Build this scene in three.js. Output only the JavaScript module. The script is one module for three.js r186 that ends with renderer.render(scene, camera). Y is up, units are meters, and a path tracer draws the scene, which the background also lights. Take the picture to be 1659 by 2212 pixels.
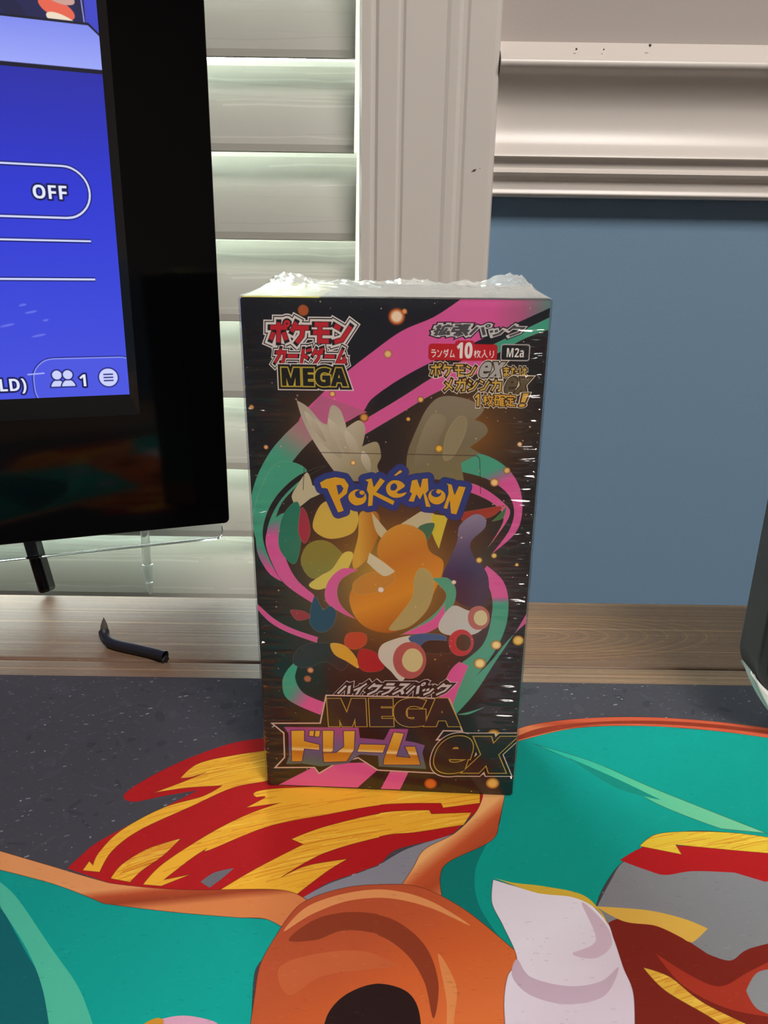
import * as THREE from 'three';
import { RoundedBoxGeometry } from 'three/addons/geometries/RoundedBoxGeometry.js';
import { mergeGeometries } from 'three/addons/utils/BufferGeometryUtils.js';
import { RectAreaLightUniformsLib } from 'three/addons/lights/RectAreaLightUniformsLib.js';
RectAreaLightUniformsLib.init();

// ---------------------------------------------------------------- camera, sky, lights, exposure
const scene = new THREE.Scene();
const renderer = new THREE.WebGLRenderer({ antialias: true });
renderer.toneMapping = THREE.LinearToneMapping;
renderer.toneMappingExposure = 1.0;
renderer.shadowMap.enabled = true;
const camera = new THREE.PerspectiveCamera(2 * Math.atan(1106 / 1685) * 180 / Math.PI, 1659 / 2212, 0.02, 40);
camera.position.set(0, 0.1555, 0.188);
camera.rotation.set(-19.95 * Math.PI / 180, 0, 0, 'YXZ');
camera.rotateZ(0.0144);
scene.background = new THREE.Color().setRGB(0.84, 1.0, 0.96);       // even overcast sky
scene.backgroundIntensity = 30;
const LAMP = { at: [0.52, 1.66, 1.05], size: 0.64, power: 34.5, color: new THREE.Color().setRGB(1.0, 0.93, 0.86) };

// ---------------------------------------------------------------- helpers
let seed = 7;
const rnd = () => { seed = (seed * 1664525 + 1013904223) >>> 0; return seed / 4294967296; };
const used = {};
const numbered = (n) => { const k = used[n] = (used[n] ?? -1) + 1; return k ? n + '_' + String(k).padStart(3, '0') : n; };
function mesh(name, geometry, material, parent = scene) {
  const m = new THREE.Mesh(geometry, material);
  m.name = parent === scene ? numbered(name) : name;
  m.castShadow = m.receiveShadow = true; parent.add(m); return m;
}
function group(name, at = [0, 0, 0], parent = scene) {
  const g = new THREE.Group(); g.name = parent === scene ? numbered(name) : name; g.position.set(...at); parent.add(g); return g;
}
const tag = (o, label, category, set) => { Object.assign(o.userData, { label, category }); if (set) o.userData.group = set; return o; };
const setting = (o, label, category) => { o.userData.kind = 'structure'; if (label) Object.assign(o.userData, { label, category }); return o; };
const box = (x0, x1, y0, y1, z0, z1) => { const g = new THREE.BoxGeometry(x1 - x0, y1 - y0, z1 - z0); g.translate((x0 + x1) / 2, (y0 + y1) / 2, (z0 + z1) / 2); return g; };
const rbox = (x0, x1, y0, y1, z0, z1, r = 0.002, s = 3) => { const g = new RoundedBoxGeometry(x1 - x0, y1 - y0, z1 - z0, s, r); g.translate((x0 + x1) / 2, (y0 + y1) / 2, (z0 + z1) / 2); return g; };
function extrude(points, depth, bevel = 0) {
  const s = new THREE.Shape(points.map(([x, y]) => new THREE.Vector2(x, y)));
  return new THREE.ExtrudeGeometry(s, { depth, bevelEnabled: bevel > 0, bevelSize: bevel, bevelThickness: bevel, bevelSegments: 3, curveSegments: 12 });
}
function roundRect(x0, x1, y0, y1, r, Kind = THREE.Shape) {
  const s = new Kind();
  s.moveTo(x0 + r, y0); s.lineTo(x1 - r, y0); s.absarc(x1 - r, y0 + r, r, -Math.PI / 2, 0); s.lineTo(x1, y1 - r); s.absarc(x1 - r, y1 - r, r, 0, Math.PI / 2);
  s.lineTo(x0 + r, y1); s.absarc(x0 + r, y1 - r, r, Math.PI / 2, Math.PI); s.lineTo(x0, y0 + r); s.absarc(x0 + r, y0 + r, r, Math.PI, 1.5 * Math.PI); return s;
}
function canvas(w, h) { const c = document.createElement('canvas'); c.width = w; c.height = h; return [c, c.getContext('2d')]; }
function texture(c, color = true) { const t = new THREE.CanvasTexture(c); t.magFilter = THREE.LinearFilter; if (color) t.colorSpace = THREE.SRGBColorSpace; return t; }
const std = (color, roughness = 0.6, more = {}) => new THREE.MeshStandardMaterial({ color, roughness, ...more });
const phys = (o) => new THREE.MeshPhysicalMaterial(o);
// uv from world metres on two axes
function planarUV(g, ax, ay, sx = 1, sy = 1, ox = 0, oy = 0) {
  const p = g.attributes.position, uv = new Float32Array(p.count * 2), get = { x: (i) => p.getX(i), y: (i) => p.getY(i), z: (i) => p.getZ(i) };
  for (let i = 0; i < p.count; i++) { uv[2 * i] = get[ax](i) * sx + ox; uv[2 * i + 1] = get[ay](i) * sy + oy; }
  g.setAttribute('uv', new THREE.BufferAttribute(uv, 2)); return g;
}
// a smooth closed line through flat x y x y numbers; a point given twice is a corner
function trace(g, p, smooth) {
  const n = p.length / 2, X = (i) => p[2 * ((i + n) % n)], Y = (i) => p[2 * ((i + n) % n) + 1];
  g.beginPath(); g.moveTo(X(0), Y(0));
  for (let i = 0; i < n; i++) {
    if (!smooth) { g.lineTo(X(i + 1), Y(i + 1)); continue; }
    const cut = (a, b) => X(a) === X(b) && Y(a) === Y(b);
    if (cut(i, i + 1)) continue;
    const t0 = cut(i - 1, i) ? [0, 0] : [(X(i + 1) - X(i - 1)) / 6, (Y(i + 1) - Y(i - 1)) / 6], t1 = cut(i + 1, i + 2) ? [0, 0] : [(X(i + 2) - X(i)) / 6, (Y(i + 2) - Y(i)) / 6];
    g.bezierCurveTo(X(i) + t0[0], Y(i) + t0[1], X(i + 1) - t1[0], Y(i + 1) - t1[1], X(i + 1), Y(i + 1));
  }
  g.closePath();
}
function ink(g, f) {
  if (typeof f === 'string') return f;
  const q = f.l ? g.createLinearGradient(...f.l) : g.createRadialGradient(f.r[0], f.r[1], 0, ...f.r);
  f.c.forEach((c, i) => q.addColorStop(i / (f.c.length - 1), c)); return q;
}
const BOX_PRINT = [[{"r": [18.3,28,14.9],"c": ["rgba(150,95,30,.55)","rgba(120,70,30,0)"]},0,[-0.3,5.8,37.5,5.8,38,51.9,-3.2,52.6]],
[{"r": [54.7,31.2,21.1],"c": ["rgba(190,120,30,.75)","rgba(120,70,20,0)"]},0,[28.8,-0.5,72.3,-0.4,77,61.2,28.5,62.3]],
[{"r": [35.8,72.7,39.7],"c": ["rgba(235,195,70,.95)","rgba(150,95,45,.55)","rgba(90,50,45,0)"]},0,[1.3,22.4,71.8,22,79.5,126.4,-4.7,130.6]],
[{"l": [52.4,0.6,72.4,0.6],"c": ["#e25aa0","#e25aa0","#b85f86","#5d8f80"]},1,[51.3,0,51.3,0,45.5,3.9,37.9,7.3,30.8,12.4,24,17.8,18,23.2,13.1,28.7,12.3,35.2,12.3,35.2,21.7,30.9,28.3,27.1,31.4,23.1,40.9,16.7,57.2,8.7,72.1,1.6,72.1,1.6,72,0,72,0]],
[{"l": [15,25.8,6.4,37.6],"c": ["#c7638f","#a88a86","#46a688"]},1,[18.5,22.9,18.5,22.9,13.5,28.7,8.7,33.4,4.9,38.1,1.3,45,-1,53.9,0.3,59,0.3,59,3.8,55.1,7.2,46.2,12.2,38.2,19.4,31.5,29.8,26.8,29.8,26.8]],
["#e25aa0",1,[57.1,11.3,57.1,11.3,45.8,17.9,37.7,23.3,27.5,29.7,27.5,29.7,28,33.2,28,33.2,37.7,27.1,45.9,22,59.5,15.4,59.5,15.4]],
["#46a688",1,[72.3,3.7,72.3,3.7,66.5,6.6,57.1,11.3,57.1,11.3,59.6,12.8,59.6,12.8,66.6,8.7,72.5,6.4,72.5,6.4]],
["#46a688",1,[7.5,40,2.3,47.5,0,56.4,1.1,62.9,4.3,70.8,6.4,65.4,5.4,58.9,7.6,51.2,14.5,42.4]],
["#15131a",1,[19.2,40.8,12.1,43.6,5.8,50,2.6,57.7,3,64.2,6.3,72.4,4.2,64.2,3.7,58.3,7,50.9,12.6,44.9]],
[{"l": [6.8,55,6.6,60.2],"c": ["#46a688","#e25aa0"]},1,[8.1,53.7,4.9,56.3,3.1,60.9,3.9,66.2,7.5,73.7,15.4,79.6,15.4,79.6,15.4,76.8,15.4,76.8,11.1,72.7,8.5,67.4,7.3,61.5,9,56.2]],
[{"l": [1.6,61.6,3.7,69.5],"c": ["#46a688","#e25aa0"]},1,[0.5,60.3,0.5,60.3,0.9,65.6,3.6,70.9,6.9,73.2,6.9,73.2,4.4,68.8,2.1,64.2]],
["#e25aa0",1,[-0.3,81.4,-0.3,81.4,3,85.4,8,88.5,15.8,91.4,15.8,91.4,16.1,89.7,16.1,89.7,9.3,87.3,4.3,84.4,-0.1,80,-0.1,80]],
[{"l": [64.1,39.3,66,42.8],"c": ["#46a688","#e25aa0"]},1,[49.3,37.1,49.3,37.1,57.2,36.7,63.5,39.5,67.6,44.6,69,51.3,67.7,57.6,62,63.6,62,63.6,66,57,66.9,51.3,64.5,46.5,58.6,42.9,49.4,40.9,49.4,40.9]],
["#e25aa0",1,[49.4,43.3,49.4,43.3,57.6,45.1,64.1,49.5,65.8,53.2,60.7,62.2,60.7,62.2,64.4,54.5,62.4,50.4,56.5,47.2,48.9,45.5,48.9,45.5]],
[{"l": [62.6,76,62.7,78],"c": ["#e25aa0","#46a688"]},1,[60.9,67,60.9,67,65.3,71.2,67.1,77.2,66.7,85.4,63.5,94,57.7,102.9,49,113.1,49,113.1,54.3,97.2,54.3,97.2,60.9,90.5,62.9,81.4,62.3,74.6,59.3,69.4,59.3,69.4]],
[{"l": [72.1,83.9,68.2,88.9],"c": ["#e25aa0","#46a688"]},1,[72,80.8,72,80.8,69.3,86.7,64.8,95.4,59.1,106.6,51.7,116.8,51.7,116.8,54.6,106,54.6,106,62.4,96.9,67.6,88.9,72.4,83.2,72.4,83.2]],
["#e25aa0",1,[54.9,96,54.9,96,51.9,100.2,48.4,113.1,48.4,113.1,52.3,115.2,52.3,115.2,54.6,106,57.4,97.1,57.4,97.1]],
[{"l": [6.5,109.6,11.7,112.4],"c": ["#46a688","#e25aa0"]},1,[11.3,95.9,11.3,95.9,7.2,100.5,5.7,105,7.4,110.3,16.3,114.8,16.3,114.8,17.7,110.6,17.7,110.6,11.8,107.8,9.5,103.4,10.1,99.6]],
["#46a688",1,[54.9,113,54.9,113,58,112.1,62.6,110.2,62.6,110.2,58.1,112.8]],
["#e25aa0",0,[3.2,139.8,3.2,139.8,15.9,131.5,15.9,131.5,35.1,130.2,35.1,130.2,26.7,139.7,26.7,139.7]],
["#e25aa0",0,[33.5,139.8,33.5,139.8,37.2,131.1,37.2,131.1,42.6,130.8,42.6,130.8,39.2,139.8,39.2,139.8]],
[{"l": [13.8,25.8,29.7,40.9],"c": ["#b9ad99","#c8bda6","#9c8f6c"]},1,[12.5,24.2,12.5,24.2,15.2,25.8,18.3,29.4,19.9,30.1,19.9,30.1,20.9,25.5,23,26.2,24.3,29.4,24.6,30.9,24.6,30.9,27.7,28.9,29.3,30.8,28.8,34.4,28.4,35.6,28.4,35.6,32.1,34.3,33.2,37.9,32.3,40.9,34.4,44.5,34.4,44.5,23.3,44.7,23.3,44.7,19.8,39.9,16.1,33.9,13.7,28.7]],
[{"l": [48.9,24.4,49.5,44.3],"c": ["#8d7f68","#7c7055","#83774f"]},1,[39.6,43.2,39.6,43.2,39.7,37.2,41.7,31.3,44.4,25.5,47.7,22.7,53.2,23,58,25.4,55.9,28.3,55.9,28.3,58.5,29.4,59,31.7,55.1,35.2,55.1,35.2,57.7,36.7,57.7,36.7,55,38.2,53,39.4,53,39.4,54.1,44.2,54.1,44.2]],
[{"l": [15.8,28.6,23.3,38.6],"c": ["#d6cbb6","#a99d84"]},1,[15.8,28.6,17.2,33.1,21,37.3,23.3,38.6,22.7,35.9,19.6,31.1]],
[{"l": [20.2,28.6,25.3,38],"c": ["#d6cbb6","#a99d84"]},1,[20.2,28.6,20.9,32.5,23.6,36.5,25.3,38,25,35.7,23,31.3]],
[{"l": [24.3,31.5,28,38.6],"c": ["#d6cbb6","#a99d84"]},1,[24.3,31.5,24.6,34.5,26.6,37.5,28,38.6,27.9,36.8,26.5,33.4]],
[{"l": [28.6,36.7,30.3,42.1],"c": ["#d6cbb6","#a99d84"]},1,[28.6,36.7,28.2,39,29.3,41.3,30.3,42.1,30.7,40.8,30.2,38.3]],
[{"l": [14.4,26.9,19.4,34.5],"c": ["#d6cbb6","#a99d84"]},1,[14.4,26.9,15.4,30,17.9,33.3,19.4,34.5,18.8,32.6,16.8,29.1]],
[{"l": [42.2,25.5,53.9,39.4],"c": ["#a3957a","#6f6449"]},1,[45.6,27.2,42.9,32.5,41.5,39.6,44.2,40.7,46.9,34.8,49,28.3]],
["#958866",1,[51.8,27.7,49.1,32.4,48.7,38.3,51,37.7,53.6,32.3,54,28.3]],
["#c9bd9a",1,[12,46.1,12,46.1,14.5,42.6,15.8,46,15.8,46,19.1,47.2,15.2,49.5,15.2,49.5,11.8,52.4,11.8,52.4,10.4,49.2]],
["#1f7a63",1,[11.8,50.5,8.3,53.7,6.7,58.9,6.8,64.1,10.2,68,12,64,12.8,56.2]],
["#a83048",1,[12.7,52.3,11.8,58.8,13.3,62,14.9,58.7,14.1,53.6]],
["#d8b54c",1,[19,50.3,16.5,53.5,15.8,58,20,60.5,26.1,58.5,27.3,53.3,23.8,50.3]],
["#8c8438",1,[13.9,62.6,12.2,67.3,14.8,71.9,21,71.1,24.2,67,21.2,62.5,17.6,61]],
["#e0c95a",1,[17.3,71.2,14.1,74,17.2,75.2,22.9,71.7,26,65,23.6,64.4,20.4,69.1]],
[{"l": [27.3,54.6,32.7,54.5],"c": ["#d9a640","#b06a24"]},1,[27.9,53.1,27.3,59.7,25.8,66.3,26.6,68.9,30.3,64.9,32.7,58.3,32.3,53]],
["#cbbf98",1,[30.9,53,30.9,53,35.1,58.3,35.1,58.3,43.3,52.4,43.3,52.4,46.8,53,46.3,56.1,42.8,58.1,35.7,62.1,35.7,62.1,32.1,58.3]],
["#d9c23c",1,[46.2,53,46.2,53,50.4,53.5,50.4,53.5,49.3,58,48.3,62.5,48.3,62.5,46.4,58]],
["#a8392a",1,[52.7,52.6,52.7,52.6,57.9,51.5,64.5,50.1,64.5,50.1,61.4,53.3,54.5,55.3,54.5,55.3]],
["#3f7a45",1,[65,50.4,65,50.4,63.1,52.9,61.5,54.6,61.5,54.6,64.3,53.6]],
["#2c6e55",1,[42.8,56.8,43.5,61.9,45.8,59.3,46.9,55.5]],
[{"l": [54.5,54.1,59,76.1],"c": ["#8d86a0","#5d5378","#352a55","#3a2440"]},1,[57,52.8,53.4,56,52.9,60.4,51.1,65.7,49.7,71,53.6,77.6,59.1,79.1,61.6,76,61.1,69.4,57.2,64.2,56.5,60.4,59.8,56.5,59.7,53.7]],
[{"l": [28.5,58.4,40.9,86.3],"c": ["#d99a3c","#c87a26","#e0942c","#a85c1e"]},1,[39,55.9,34.5,58.3,32.3,62.9,32.7,68.1,27.8,71.6,24.9,77.1,26.5,83.3,30.8,86.9,37.1,87.3,43.3,82,48,73.7,49.6,66.4,45.9,63.2,44.2,58.1]],
["#b3a468",1,[43.6,68.2,42.1,71.2,41.7,76.6,38.3,82.2,35.6,86.7,40.8,85.7,45.5,80.6,47.3,74.4,46.4,69.7]],
["#c98a38",1,[29.6,70.2,25.9,73.2,26.9,76.3,32.1,75.5,37,72,35.7,69.4]],
["#d8cfae",1,[30.3,64.2,30.3,64.2,33.9,66.7,37,69.3,37,69.3,33.9,70.7,29.6,66.9,29.6,66.9]],
["#e25aa0",1,[27.2,69.2,27.2,69.2,22.9,69,19.1,73.2,18.6,78.6,22.7,82,26.5,83.7,26.5,83.7,22.7,79.9,21.6,75.8,22.9,72]],
["#46a688",1,[46.7,71.1,46.7,71.1,50.9,70.9,53.1,74.2,52.4,79,48.8,82.5,38.4,88.5,38.4,88.5,45.8,83.3,49.9,78.4,50.4,75]],
["#e25aa0",1,[50.3,78.4,50.3,78.4,47,83.3,39,88,39,88,45.9,87.2,50.5,83.9,50.5,83.9]],
["#2f4a66",1,[15.7,77.3,14.3,81.5,14.2,85.8,16.9,88.2,20.1,86.3,21.3,82,19.6,80,17.7,81.2]],
["#a02c3e",1,[8.9,81.7,12.6,81.9,14.2,83.6,10.6,84.7]],
["#2a2a30",1,[15.6,91.4,10.3,93.8,9.1,98.2,12.7,99.5,18,97.4,22.5,99.9,24.4,96.9,22.6,92.6]],
["#e0aa34",1,[19.6,91.6,23.2,91.9,26.4,95.4,27.2,99,23.8,96.9,20.6,94.9]],
["#b3202c",1,[27.7,93.1,27,97.5,28.9,100,33.4,99.5,34.4,96.8,31.5,93.7]],
["#c2472e",1,[24.3,88.3,23.5,91.9,26.4,93.2,29.3,91.2,28.9,88.1]],
["#d5cfc0",1,[34.6,90.7,32.7,95.1,35.9,99.4,39.8,102.2,43.4,89]],
["#c4c9c4",1,[52.4,79,48.9,84.6,50.8,87.6,58.2,87.4,61.5,84.2,61,80.8,56.7,80.2]],
["#2a5f8e",1,[40.9,89.4,44,87.6,50.8,88.1,49.7,91.6,45.4,92.9]],
["#2e2623",1,[44.1,91.8,46.5,89.6,52.8,90.1,52.3,93.3,45.4,93.5]],
["#b65a58",1,[45.8,95.8,45,99.3,42.8,101.5,39.9,101.6,37.6,99.5,36.7,96.1,37.5,92.7,39.8,90.6,42.6,90.5,44.9,92.5]],
["#d8c890",1,[44.9,95.8,44.4,98,43,99.5,41.3,99.5,39.8,98.2,39.2,96.1,39.8,93.9,41.1,92.5,42.9,92.4,44.3,93.7]],
["#b86a60",1,[62.4,82.3,62,84.4,60.6,85.7,58.7,85.8,57.2,84.5,56.6,82.4,57,80.3,58.4,79,60.2,78.9,61.8,80.2]],
["#d8cf9a",1,[61.8,82.3,61.6,83.6,60.7,84.5,59.6,84.5,58.6,83.7,58.2,82.4,58.5,81,59.4,80.2,60.5,80.1,61.4,80.9]],
["#c4303e",1,[58.5,89.9,57.9,92.4,56.3,93.9,54.2,94,52.5,92.6,51.8,90.2,52.3,87.7,54,86.2,56,86.1,57.7,87.5]],
["#4c3620",1,[57.8,89.9,57.5,91.5,56.5,92.5,55.2,92.5,54.1,91.6,53.7,90.1,54,88.5,55,87.5,56.3,87.5,57.4,88.4]]];
const BOX_DOTS = [[36.7,4,1.8,"#ffe2c0","#c4561a"],
[14.8,2.8,1.2,"#b35a28","#b35a28"],
[34.7,12.7,0.9,"#f2cf8a","#d88a5a"],
[38.5,2.8,0.6,"#f0a860","#c86a30"],
[54.7,13.5,0.5,"#ffd080","#d88"],
[1.3,26.1,0.6,"#e0a860","#9a6030"],
[4.4,36.2,0.6,"#e8b070","#8a5030"],
[29,28.2,1,"#e0a050","#a05a20"],
[47.5,35.7,0.9,"#f0c040","#b08020"],
[61.6,44.2,1,"#ffd890","#c88a40"],
[60.5,96.3,1.5,"#ffe9a0","#d89a30"],
[64.6,90.4,1.3,"#ffe9a0","#d89a30"],
[70.4,88.8,1.4,"#f0d070","#c89a30"],
[48.1,137.2,1.7,"#e0762c","#c4561a"],
[66.1,136.2,1.8,"#f0c060","#c08030"],
[65.5,119.5,1.8,"#e8c050","#b07828"],
[13.8,100.2,0.9,"#e09a70","#a0502a"],
[12.9,103,1,"#b86a40","#a0502a"],
[64.5,41,0.8,"#f0c878","#b07030"],
[62.6,64.1,0.7,"#f0d070","#b07828"],
[58.8,65.5,0.8,"#f0d070","#b07828"],
[68.6,66.5,0.5,"#f0c878","#a06a30"],
[67.2,34.2,0.6,"#f0d8b0","#a06a30"],
[26.2,39.8,0.6,"#ffd890","#c88a40"],
[33.3,74.8,0.8,"#f2e6d8","#e0c8b0"],
[52.5,72,0.6,"#f0e0d0","#d0b8a0"],
[39.8,28.4,0.5,"#f0c060","#b07020"],
[42.7,23.5,0.7,"#f0c878","#b07030"],
[21.3,22.5,0.7,"#f0c878","#c06a40"]];
const NAME_PRINT = {"fill": [[0,[17.6,45.2,19.3,44.2,21.7,43.6,24,44,25.1,45.7,24.6,48,22.8,49.6,23.2,51,23.8,52.7,22.2,53.3,20.8,49.9,19.5,46.8,18.1,46.7]],
[0,[29,44.2,30.9,43.7,31.4,46,33,43.5,34.3,44.4,32.1,47.4,36.8,49.7,36.3,50.9,31.3,48.3,31.1,51.1,29.8,51.4,30,48,29.5,46.9,29.9,44.8]],
[0,[40.9,44.1,42.3,43.7,43.1,45.9,43.5,43.6,45,43.4,45.3,46.6,44.6,47.5,46,51.2,44.6,51.1,43.9,47.6,43.1,49.3,42.2,47.9,41.6,49.9,40.1,49.7,41,47.6,40.4,47.2]],
[0,[49.3,44.6,51,44.9,51.8,47.6,52.7,45.3,54.6,45.5,52.5,53,51,52.8,50.6,49.4,50.1,51.6,49,51.4,50.2,47.4,50,45.2]],
[0,[36.3,42.9,38,41.3,38.7,41.9,36.9,43.1]],
[1,[29.6,48.9,29.4,49.9,28.7,50.7,27.7,51.1,26.7,51.2,25.7,50.7,25.1,50,24.8,49,25.1,48,25.8,47.3,26.7,46.8,27.8,46.8,28.7,47.2,29.4,48]],
[1,[49.6,48.2,49.4,49.2,48.8,49.9,47.9,50.4,46.9,50.4,46,50,45.4,49.3,45.1,48.3,45.3,47.4,45.9,46.6,46.8,46.2,47.8,46.2,48.7,46.6,49.4,47.3]],
[1,[38.7,44.7,37.3,44.1,35.7,44.3,34.5,45.7,34.6,47.4,35.7,48.6,37.3,48.9,38.9,48.4,39.8,47.4,39.6,47.2,38.1,47.6,37.3,47.4,38.1,46.7,39.3,45.7]]],"hole": [[0,[21.9,45.8,23,45.7,23.7,46.6,23.2,47.6,22.4,48.4]],
[1,[29.1,48,28.9,48.5,28.6,48.9,28.1,49.1,27.5,49.1,27,48.9,26.7,48.5,26.6,48.1,26.7,47.6,27.1,47.2,27.6,47,28.1,47,28.6,47.2,29,47.6]],
[1,[48.4,47.4,48.3,47.8,47.9,48.2,47.4,48.4,46.9,48.4,46.4,48.2,46,47.9,45.9,47.4,46,46.9,46.4,46.6,46.8,46.3,47.4,46.3,47.9,46.5,48.2,46.9]],
[1,[37.1,46.4,36.9,46.7,36.5,46.9,36.2,46.9,35.8,46.8,35.6,46.4,35.6,46,35.7,45.6,36,45.2,36.4,45,36.7,45,37,45.2,37.2,45.5,37.3,46]]],"glint": [[29,47.6,29,47.9,28.8,48.1,28.5,48.2,28.2,48.2,28,48.1,27.8,47.9,27.7,47.6,27.8,47.4,28,47.2,28.2,47.1,28.5,47.1,28.8,47.2,29,47.4],
[48.3,46.9,48.2,47.2,48.1,47.4,47.9,47.5,47.6,47.5,47.4,47.4,47.2,47.2,47.1,46.9,47.2,46.7,47.3,46.5,47.6,46.4,47.8,46.4,48.1,46.5,48.2,46.7]]};
const TITLE_PRINT = {"plate": [2.7,118.4,16.3,117.8,18.2,108.4,36.9,108.1,52.4,108.2,56.3,118.3,51.1,118.4,49,122.1,68.8,119.7,65.9,127.4,68.3,132.8,50.2,133.2,32.7,132.9,27,128.8,20,131.3,15.4,134.8,14.2,132.8,2.9,133.4,5.6,130,5.7,121.3],"glyphs": [[7.7,120.5,11.4,120.3,11.3,123.9,15.7,125,15.6,126.8,11.2,126.5,10.4,131,7.5,131.2],
[13,120.3,14.3,120.3,14,122.1,12.8,122],
[14.7,120.2,16,120.2,15.7,122.2,14.4,122.2],
[16.8,120.1,19.9,120,19.6,126.9,18.5,128,16.7,127.8],
[22.8,120,26,119.8,25.7,126.3,23.5,130.4,16.9,131,16.7,127.9,20.5,127.6,22.9,125.4],
[27.5,124.3,34.9,124.2,34.1,126.9,26.7,126.9],
[37.2,119.8,40,120.1,37.9,128.1,42.1,128.4,40.5,124.6,43.3,124.4,44.9,130.6,34.3,131.1,34.5,129]],"inner": [5.6,119.3,27.1,118.6,27.5,122.1,34.4,122.5,36.1,118.6,41.3,118.5,40.5,122.5,43.1,122.9,46.1,123.8,45.5,126.4,46.7,132.1,32.9,131.8,32.7,128.1,27.5,127.8,23.9,131.1,15.9,132.6,10.4,131.8,5.7,132.3,6.7,129.4,6.8,121.5]};
const ROWS = {"r1": [6.4,5.2,26.6,5.2,6.1,10.6],"r2": [7.8,11.4,25.6,11.4,7.1,15.4],"mega": [8.7,16.4,24.8,16.3,8.5,20.5],"exp": [45.3,5.5,66.4,5.5,44.9,8.3],"red": [44.3,10.1,60.5,9.9,44.4,14],"redin": [44.7,11.3,50.6,11.3,44.8,13.4],"ten": [50.9,9.8,54.7,9.8,51,13.3],"mai": [55,11.3,60.1,11.3,55,13.4],"m2a": [61.4,10.1,68,10.1,61.6,13.8],"l3": [44.7,14.7,55.9,14.7,44.8,17.9],"ex3": [56,14.3,61.6,14.3,56.1,17.8],"mata": [61.8,15.2,67.7,15.2,62,17.8],"l4": [47.9,18.2,62.1,18.1,48,21.4],"ex4": [62.2,17.8,67.9,17.8,62.4,21.5],"l5": [55.6,21.8,65.5,21.8,55.8,24.9],"ex5": [65.7,21.6,68.1,21.5,65.9,24.9],"hai": [21.5,103.8,52.3,102.6,20.6,108.1],"mega2": [17.7,109.7,54.7,108.1,17.5,118],"ex6": [47.3,121.3,68.1,120.4,47.6,132.5],"tab": [14,37.3,57.7,36.7,13.7,47.3]};
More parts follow.
